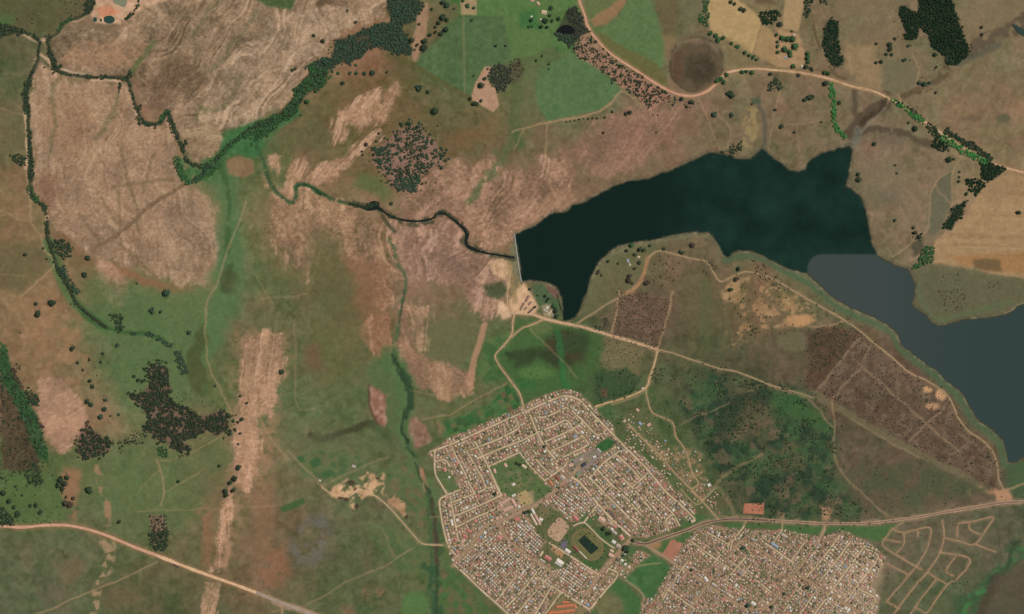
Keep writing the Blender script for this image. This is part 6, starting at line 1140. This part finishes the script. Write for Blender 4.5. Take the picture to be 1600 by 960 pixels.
# landmark buildings (x, y, length, width, bearing deg, roof, label, category)
SPECIAL = [
 (900,857,10,3.6,47,'maroon',"long maroon-roofed grandstand on the west side of the stadium pitch",'grandstand'),
 (874,879,13,9,35,'white',"large pale grey-roofed hall southwest of the stadium",'hall'),
 (856,872,11,6,33,'red',"bright red-roofed hall left of the pale grey hall",'hall'),(846,865,9,3.2,-55,'tan',"narrow cream building beside the red-roofed hall",'building'),
 (887,861,9,5,35,'white',"cream-roofed building between the blue court and stadium pitch",'building'),(900,810,10,5,47,'red',"bright red-roofed hall north of the stadium",'hall'),
 (971,840,8.5,7,60,'red',"square red-roofed building by the road junction east of stadium",'building'),(960,832,9,4,38,'grey',"grey-roofed building beside the square red-roofed building",'building'),(956,827,5,3.4,38,'white',"small white-roofed building near two dark trees",'building'),
 (959,847,7,5,35,'white',"white flat block with dark courtyard by the stadium road",'building'),(966,853,7,6,35,'grey',"pale grey-roofed block right of the white courtyard block",'building'),(956,861,6,3.4,35,'tan',"cream-roofed shop on the road southeast of the stadium",'shop'),(955,868,9,5,35,'pink',"pink-roofed shop on the road southeast of the stadium",'shop'),
 (884,947,30,4,-6,'orange',"long orange-roofed school block, upper of two at the bottom edge",'school'),(882,955.5,33,4,-7,'orange',"long orange-roofed school block, lower of two at the bottom edge",'school'),(884,941,11,3.4,-4,'orange',"short orange-roofed school block above the two long ones",'school'),(861,957,9,5,-35,'orange',"orange-roofed school wing at the left end of long blocks",'school'),(899,948,5,4,80,'orange',"orange-roofed cross wing joining the right ends of school blocks",'school'),
 (834,812,20,3.4,62,'tan',"long cream school block, left of two beside the brown field",'school'),(840,812,18,3.2,62,'pink',"long pinkish school block, right of two beside the brown field",'school'),(833,799,9,3.4,62,'white',"white-roofed school wing near the avenue",'school'),(845,812,6,5,30,'white',"square white-roofed school building at the brown field",'school'),
 (790,783,16,3.6,-28,'pink',"long pink-roofed school block, upper of two on the northern school yard",'school'),(794,795,16,3.6,-26,'pink',"long pink-roofed school block, lower of two on the northern school yard",'school'),(803,786,13,4,60,'pink',"pink-roofed cross block on the northern school yard",'school'),(782,789,8,3.4,62,'pink',"short pink-roofed block on the west of northern school yard",'school'),(803,774,6,3,-28,'white',"white-roofed shed above the northern school yard",'shed'),(811,792,4,4,20,'white',"small square white-roofed shed by the sand sports field",'shed'),
 (808,811,8,5,-28,'red',"red-roofed hall just below the brown avenue",'hall'),(733,830,8,4,27,'red',"red-roofed block, upper of two on the green plot by the avenue",'building'),(727,838,8,4.4,32,'red',"red-roofed block, lower of two on the green plot by the avenue",'building'),(724,845,7,5,-40,'pink',"pink-roofed block below the two red ones by the avenue",'building'),
 (912,726,8,5,-34,'navy',"dark navy-roofed building in the grey-paved town centre",'building'),(904,740,9,3,-36,'green',"pale green-roofed building below the town centre",'building'),(929,714,5,3,-20,'white',"white-roofed shop in the grey-paved town centre",'shop'),(908,718,5,3,-28,'tan',"cream-roofed shop above the navy-roofed building",'shop'),(892,727,7,5,-28,'pink',"pinkish-roofed shop at the west end of the town centre",'shop'),(936,704,8,3,46,'grey',"long grey-roofed shop above the town centre",'shop'),
 (861,755,9,3,52,'orange',"narrow orange and white-roofed building on the northern common's edge",'building'),(879,746,8,6,40,'grey',"ribbed grey-roofed building near the avenue bend",'building'),(871,747,8,4,52,'maroon',"maroon-roofed building left of the ribbed grey one",'building'),(899,682,6,4.4,-25,'blue',"pale blue and white-roofed house in the northern blocks",'house'),
 (780,840,7,6,30,'red',"red-roofed building west of the curved avenue",'building'),(900,845.5,1,1,0,None,"",""),(921,806,8,4,42,'brown',"purplish brown-roofed building north of the stadium green",'building'),(940,812,11,8,35,'pink',"pale ribbed-roof building north of the stadium green",'building'),
 (819,729,8,4,35,'tan',"cream-roofed building on the northern common",'building'),(773,736,7,3.6,70,'pink',"pink-roofed building at the common's west end",'building'),(790,727,6,4,60,'pink',"pink-roofed building at the common's top edge",'building'),(802,757,4,5,70,'white',"small white-roofed building in the middle of the common",'building'),
 (695,734,6,5,60,'red',"red-roofed house alone on the western green plot",'house'),(702,746,3.4,3,30,'white',"white-roofed house on the western green plot",'house'),
 (1083,814,7,4,-25,'tan',"cream-roofed house standing alone above the tar road",'house'),(1108,758,5.4,4.6,-30,'white',"bright white-roofed building at the settlement's eastern edge",'building'),(1000,662,6,4,50,'blue',"pale blue-grey roofed house in the ragged settlement",'house'),(1014,664,6,4,-30,'pink',"pink-roofed house right of the pale blue-roofed one",'house'),(996,641,5,4,30,'pink',"pinkish house at the top of the ragged settlement",'house'),(975,658,4,4,30,'tan',"small tan house above the settlement track",'house'),
 (1177,943,8,4.6,35,'white',"curved white-roofed building by the southern street corner",'building'),(1103,905,9,4,55,'white',"white-roofed shop, left of the southeastern crossroads",'shop'),(1116,914,10,4,35,'grey',"pale grey-roofed shop right of the southeastern crossroads",'shop'),(1210,852,13,4.4,35,'blue',"bluish grey-roofed block, lower of two in the southeast township",'building'),(1225,837,10,4,30,'grey',"pale grey-roofed block, upper of two in the southeast township",'building'),
 (855,481,5,3,-60,'white',"white-roofed building of the waterworks beside the lake",'building'),(852,486,7,3,35,'grey',"grey-roofed building of the waterworks beside the lake",'building'),(859,489,9,2.4,-50,'tan',"narrow cream building of the waterworks beside the lake",'building'),(866,494,3.4,3,20,'blue',"small pale blue-roofed shed of the waterworks",'shed'),
 (824,467,11,3.4,-60,'brown',"long brown-roofed shed, upper of five below the dam",'shed'),(816,479,12,3.2,-60,'brown',"long brown-roofed shed, leftmost of five below the dam",'shed'),(828,474,6,3,-45,'brown',"short brown-roofed shed, middle of five below the dam",'shed'),(821,482,6,2.6,-45,'brown',"short brown-roofed shed, lower middle of five below the dam",'shed'),(829,486,10,2.6,-40,'dark',"dark-roofed shed, lowest of five below the dam",'shed'),
 (850,20,8,6,10,'tan',"pale-roofed farmhouse above the dark farm dam",'farmhouse'),(841,6,6,3.4,50,'pink',"pinkish-roofed farm shed near the top edge",'shed'),(832,1,6,4,10,'pink',"pink-roofed farm building at the top edge",'building'),(830.5,26.5,3,3,20,'white',"small round-looking white tank house in the green farm field",'tank'),(845,31,2.4,2,20,'white',"tiny white-roofed hut below the farmhouse",'hut'),
 (1228,91,5,2.4,10,'blue',"blue-grey roofed shed inside the homestead trees",'shed'),(1241,54.5,3,2,-20,'white',"tiny white-roofed hut above the homestead trees",'hut'),(1219,65,3,2.6,0,'pink',"pale hut between the homestead's western trees",'hut'),(1253,104,2.4,3.4,0,'white',"small white hut by the road below the homestead",'hut'),
 (981,408,5,3.4,70,'blue',"pale blue-roofed house on the lake peninsula",'house'),(984,414,3.6,3,70,'grey',"small grey-roofed house below the blue one on the peninsula",'house'),(998,402,4,3,0,'tan',"tan-roofed house beside the peninsula track",'house'),(553,729,6,4,20,'grey',"grey-roofed house among the western garden plots",'house'),(500,751,3,2.4,20,'white',"small white hut at the western garden track",'hut'),
 (275.5,884,10,2.6,25,'dark',"dark long shed beside the south-western dirt road",'shed'),(983,886,5,5,20,'tan',"round-looking pale tank house east of the shops",'tank'),(972,876,5,4,20,'white',"white-roofed house behind the eastern shops",'house'),(977,882,4,4,20,'white',"small square white-roofed house behind the eastern shops",'house'),(1004,607,3,2.4,0,'white',"tiny white hut at the dirt track junction",'hut'),
]
def building(x, y, L, Wd, ang, roof, label, cat):
    if roof is None: return
    z = float(height(x, y)); h = 4.2 if L > 8 else 3.2
    root = link({'hall': 'hall', 'school': 'school_block', 'shop': 'shop', 'shed': 'shed', 'hut': 'hut', 'house': 'house', 'farmhouse': 'farmhouse', 'grandstand': 'grandstand', 'tank': 'water_tank'}.get(cat, 'building'), None, loc=W(x, y, z), label=label, category=cat)
    root.rotation_euler = (0, 0, -math.radians(ang))
    if cat == 'tank':
        n = 18; r = L * S / 2; V_ = [(r * math.cos(k * 6.2832 / n), r * math.sin(k * 6.2832 / n), z_) for z_ in (-1, 4.5) for k in range(n)]
        me = bpy.data.meshes.new("shell"); me.from_pydata(V_, [], [(k, (k + 1) % n, n + (k + 1) % n, n + k) for k in range(n)]); me.materials.append(WALL); link("shell", me, root)
        V_ = [(r * 1.04 * math.cos(k * 6.2832 / n), r * 1.04 * math.sin(k * 6.2832 / n), 4.52) for k in range(n)] + [(0, 0, 5.6)]
        me = bpy.data.meshes.new("lid"); me.from_pydata(V_, [], [(k, (k + 1) % n, n) for k in range(n)]); me.materials.append(RM[roof]); link("lid", me, root)
        return
    Vw, wq, R, rf = house_geo(L * S, Wd * S, h, 0.6, hip=L < 1.5 * Wd)
    me = bpy.data.meshes.new("wall"); me.from_pydata(Vw.tolist(), [], wq); me.materials.append(WALL); me.update(); link("wall", me, root)
    me = bpy.data.meshes.new("roof"); me.from_pydata(R.tolist(), [], faces_clean(rf)); me.materials.append(RM[roof]); me.update(); link("roof", me, root)
    take(x, y, L * 0.5)
    if L > 7:                            # long blocks keep their full length clear
        for t in (-0.4, 0.4): take(x + t * L * math.cos(math.radians(ang)), y + t * L * math.sin(math.radians(ang)), Wd * 0.6)
for s_ in SPECIAL: building(*s_)

HOUSES = []                              # x, y, L, W (px), bearing, roof, district
PAL = [('white', 6), ('grey', 18), ('tan', 20), ('pink', 22), ('red', 6), ('brick', 7), ('brown', 14), ('dark', 9), ('blue', 2)]
PALW = [('white', 19), ('grey', 22), ('tan', 22), ('pink', 10), ('red', 3), ('brick', 3), ('brown', 9), ('dark', 8), ('blue', 1)]
def pick(pal):
    t = random.uniform(0, sum(w for _, w in pal))
    for k, w in pal:
        t -= w
        if t <= 0: return k
    return pal[0][0]
def try_house(x, y, ang, lo, hi, gap=0.6, zone=None):
    if not (-20 < x < 1620 and 560 < y < 990): return
    d_ = zone or at_grid(ZONE, x, y)
    if not d_ : return
    if zone is None: d_ = ' AB'[d_]
    if zone == 'C' and (at_grid(ZONE, x, y) or at_grid(street_d, x, y) < 5): return
    L = random.uniform(lo, hi); Wd = L * random.uniform(0.62, 0.9)
    if at_grid(street_d, x, y) < Wd * 0.5 + 1.5 or at_grid(road_d, x, y) < Wd * 0.5 + 1.2: return
    r = 0.5 * (L + Wd) / 2 * 0.92 + gap
    if not free(x, y, r): return
    take(x, y, r)
    HOUSES.append((x, y, L, Wd, ang + (math.pi / 2 if random.random() < 0.4 else 0) + random.gauss(0, 0.05), pick(PALW if d_ == 'W' or (1290 < x < 1390 and y > 860) else PAL), d_))
for pl, w_ in STREETS + AVENUES:
    P = np.array(smooth(pl, False, 4.3)); T = np.gradient(P, axis=0)
    for k in range(len(P)):
        t = T[k] / max(np.linalg.norm(T[k]), 1e-6); nrm = np.array([-t[1], t[0]]); a = math.atan2(t[1], t[0])
        for side in (-1, 1):
            for off in (4.0, 8.0):
                q = P[k] + nrm * side * (off + w_ * 0.3 + random.uniform(-.4, .4)) + t * random.uniform(-.6, .6)
                try_house(q[0], q[1], a, 2.2, 4.7 if off < 6 else 3.6)
# row houses: tight blocks of small pale houses
for blk, a in (([(862,776),(888,752),(924,786),(905,804),(886,811),(868,793)], 0.66), ([(728,878),(760,838),(790,830),(800,850),(820,868),(840,885),(775,935)], -0.75), ([(790,825),(820,808),(850,845),(838,870),(805,850)], 0.72), ([(862,892),(895,875),(930,900),(912,930),(880,915)], 0.62)):
    xs = [q[0] for q in blk]; ys = [q[1] for q in blk]
    for u in np.arange(-90, 90, 3.9):
        for v in np.arange(-90, 90, 4.4):
            x = np.mean(xs) + u * math.cos(a) - v * math.sin(a); y = np.mean(ys) + u * math.sin(a) + v * math.cos(a)
            if inside(blk, np.float64(x), np.float64(y)): try_house(x, y, a, 2.6, 3.3, 0.15, 'W')
n_main = len(HOUSES)
# infill, yards and shacks
for T in (TOWN_A, TOWN_B):
    xs = [q[0] for q in T]; ys = [q[1] for q in T]
    for _ in range(4200):
        x, y = random.uniform(min(xs), max(xs)), random.uniform(min(ys), max(ys)); try_house(x, y, at_grid(road_a, x, y), 1.7, 3.0, 0.35)
    for _ in range(2200):
        x, y = random.uniform(min(xs), max(xs)), random.uniform(min(ys), max(ys)); try_house(x, y, at_grid(road_a, x, y), 0.9, 1.6, 0.2)
SETT = [(1037,728),(1060,722),(1072,722),(1085,712),(1087,706),(1093,720),(1094,730),(1080,742),(1062,740),(1048,727),(1050,708),(1060,708),(1067,706),(1042,711),(1020,715),(1025,718),(1040,717),(1063,730),(1056,733),(1096,747),(1075,766),(1096,757),(1094,763),(1108,765),(1101,774),(1115,785),(1112,790),(1106,783),(1117,787),(1110,795),(1093,770),(1058,771),(980,672),(986,675),(989,680),(1010,653),(981,658),(1012,678),(1023,679),(1031,681),(1012,689),(1022,692),(1027,690),(1001,691),(1005,695),(1028,699),(1006,701),(1018,707),(1022,715),(1045,702),(1054,718),(1068,735),(1088,736),(1078,752),(1105,790),(1118,795),(1114,800),(990,685),(1040,690),(1033,706),(1062,712),(1058,726),(1070,728),(1083,724),(1085,745)]
for x, y in SETT: try_house(x + random.uniform(-1, 1), y + random.uniform(-1, 1), 0.8, 2.2, 3.4, 0.1, 'C')
for _ in range(260):
    t = random.random(); x = 985 + 120 * t + random.gauss(0, 11); y = 662 + 125 * t + random.gauss(0, 9)
    if 955 < x < 1125 and y < 803: try_house(x, y, 0.8 + random.gauss(0, .2), 1.6, 3.0, 0.9, 'C')
for x, y in SETT[:40]: try_house(x + random.uniform(-4, 4), y + random.uniform(-4, 4), 0.8, 1.1, 1.7, 0.1, 'C')

vis = [k for k in range(len(HOUSES)) if HOUSES[k][1] < 957]
big = sorted(vis, key=lambda k: -HOUSES[k][2] * HOUSES[k][3])[:300]; bigset = set(big)
def block_name(x, y, d_):
    if d_ == 'C': return "in the ragged eastern settlement"
    if d_ == 'B': return "in the southeast township's western half" if x < 1190 else "in the southeast township's eastern half"
    if y < 720: return "in the town's northernmost blocks"
    if x < 770: return "in the town's western blocks"
    if x > 915 and y < 850: return "in the town's eastern blocks"
    return "in the town's southern blocks"
RW = {'white': 'white', 'grey': 'grey', 'tan': 'tan', 'pink': 'pink', 'red': 'red', 'brick': 'brick-red', 'brown': 'brown', 'dark': 'dark', 'blue': 'pale blue'}
hm = {}
SH = [(11.0, 8.0, False), (11.5, 7.2, False), (10.5, 9.0, True)]
def house_mesh(roof, v):
    if (roof, v) not in hm:
        L, Wd, hip = SH[v]; Vw, wq, R, rf = house_geo(L, Wd, 2.9, 0.45, hip)
        me = bpy.data.meshes.new("house"); me.from_pydata(np.concatenate([Vw, R]).tolist(), [], wq + [tuple(q + len(Vw) for q in f) for f in faces_clean(rf)])
        me.materials.append(WALL); me.materials.append(RM[roof]); me.polygons.foreach_set("material_index", [0] * len(wq) + [1] * len(rf)); me.update(); hm[roof, v] = me
    return hm[roof, v]
peers = {}
for k in big:
    x, y, L, Wd, a, roof, d_ = HOUSES[k]; v = random.randrange(3)
    o = link("house", house_mesh(roof, v), loc=W(x, y, float(height(x, y))))
    o.rotation_euler = (0, 0, -a); o.scale = (L * S / SH[v][0], Wd * S / SH[v][1], random.uniform(0.95, 1.15))
    pl_ = block_name(x, y, d_)
    o["label"] = f"larger {RW[roof]}-roofed house {pl_}"; o["category"] = "house"; o["group"] = f"larger {RW[roof]}-roofed houses {pl_}"
    peers.setdefault(o["label"], []).append(o)
for lab, os_ in peers.items():
    os_.sort(key=lambda o: o.location.x); n = len(os_)
    for j, o in enumerate(os_):
        if 1 < n < len(ORD): o["label"] = f"{lab}, {ORD[j + 1]} of {NUM[n]} from west"
Vs, Fs4, Ms, n = [], [], [], 0
mats = [WALL] + [RM[k] for k in RK]
for k, (x, y, L, Wd, a, roof, d_) in enumerate(HOUSES):
    if k in bigset: continue
    Vw, wq, R, rf = house_geo(L * S, Wd * S, 2.4 if L < 1.7 else 2.9, 0.3, False)
    G = np.concatenate([Vw, R]); c_, s_ = math.cos(-a), math.sin(-a)
    g = np.stack([G[:, 0] * c_ - G[:, 1] * s_ + (x - 800) * S, G[:, 0] * s_ + G[:, 1] * c_ + (480 - y) * S, G[:, 2] + float(height(x, y))], 1)
    Vs.append(g); Fs4 += [tuple(q + n for q in f) for f in wq] + [tuple(q + n + len(Vw) for q in f) for f in rf]; Ms += [0] * len(wq) + [1 + RK.index(roof)] * 2; n += len(G)
me = mesh_np("small_houses", np.concatenate(Vs), Fs4, mats, Ms)
link("small_houses", me, kind="stuff", label="countless small houses and shacks packed along the township streets", category="houses")
town_t = []
for T in (TOWN_A, TOWN_B): town_t += [(T, 6, (0.5, 1.3), 'dark', 0.3, None), (T, 5, (0.6, 1.5), 'green', 0.34, None)]
scatter("yard_trees", "small dark trees and shrubs scattered through the township yards", town_t, BUSHES, 0.0)
print("houses", len(HOUSES), n_main)

# ------------------------------------------------------------------ sports grounds
def sheet(name, pts, mat, off=0.5, parent=None, sm=False):
    if sm: pts = smooth(pts, True, 3)
    z = height([q[0] for q in pts], [q[1] for q in pts]) + off
    me = bpy.data.meshes.new(name); P = [W(x, y, zz) for (x, y), zz in zip(pts, z)]
    ox = Vector(parent.location) if parent else Vector((0, 0, 0))
    me.from_pydata([tuple(Vector(q) - ox) for q in P], [], [list(range(len(P)))]); me.update()
    if me.polygons[0].normal.z < 0: me.flip_normals()
    me.materials.append(mat); return link(name, me, parent)
def ground_thing(name, pts, mat, label, cat, sm=False, off=0.5):
    o = sheet(name, pts, mat, off, None, sm); o["label"] = label; o["category"] = cat; return o
def oval(cx_, cy_, ang, L, Wd, n=20):
    a = math.radians(ang); out = []
    for k in range(2 * n):
        t = math.pi * k / n; s_ = 1 if math.cos(t) >= 0 else -1
        u = s_ * (L - Wd) / 2 + math.cos(t) * Wd / 2; v = math.sin(t) * Wd / 2
        out.append((cx_ + u * math.cos(a) - v * math.sin(a), cy_ + u * math.sin(a) + v * math.cos(a)))
    return out
st = link("stadium", None, loc=W(918, 851, float(height(918, 851))), label="stadium with a dark green pitch inside a brown oval track", category="stadium")
sheet("track", oval(918, 851, 44, 56, 38), mat_plain("oval_track", (124,106,74), (108,96,66), 0.03, 0.14), 0.7, st)
sheet("infield", oval(918, 851, 44, 50, 32), mat_plain("oval_grass", (98,98,60), (112,104,66), 0.03, 0.14), 1.0, st)
sheet("pitch", [(903,845),(913,836),(935.5,857),(923,866.5)], mat_plain("pitch_turf", (28,44,36), (36,52,42), 0.05, 0.1), 1.4, st)
def bar(name, p0, p1, w, h, mat, parent):
    d = np.array(p1) - np.array(p0); L = np.linalg.norm(d); d = d / L; nn = np.array([-d[1], d[0]]) * w / 2
    c = [np.array(p0) + nn, np.array(p1) + nn, np.array(p1) - nn, np.array(p0) - nn]; z0 = float(height(*p0))
    V_ = [Vector(W(q[0], q[1], z0 + zz)) - Vector(parent.location) for zz in (0, h) for q in c]
    me = bpy.data.meshes.new(name); me.from_pydata([tuple(v) for v in V_], [], [(4,5,6,7),(0,1,5,4),(1,2,6,5),(2,3,7,6),(3,0,4,7)]); me.update(); me.materials.append(mat); link(name, me, parent)
bar("terrace", (905,861), (917,873), 1.3, 2.5, mat_plain("terrace_concrete", (196,190,176), None, 0.2, 0.08), st)
ground_thing("ball_court", [(881,842),(889,847),(881,859),(874,852)], mat_plain("court_paint", (98,90,104), (112,102,110), 0.08, 0.1), "grey-violet ball court left of the stadium", "court")
ground_thing("sports_field", [(873,809),(880,812),(889,822),(886,830),(876,844),(870,846),(858,838),(855,832),(860,822)], mat_plain("dusty_field", (164,132,104), (178,148,120), 0.04, 0.14), "bare dusty sports field northwest of the stadium", "sports field", True)
ground_thing("sports_field", [(1163,787),(1194,786),(1193,804),(1161,802)], mat_plain("red_field", (164,102,78), (176,116,90), 0.03, 0.1), "reddish rectangular dirt football field north of the tar road", "sports field")
ground_thing("sports_field", [(1034,866),(1041,857),(1047,845),(1053,843),(1068,850),(1052,877)], mat_plain("brown_field", (154,104,82), (168,118,94), 0.03, 0.12), "red-brown bare sports field south of the tar road bend", "sports field")
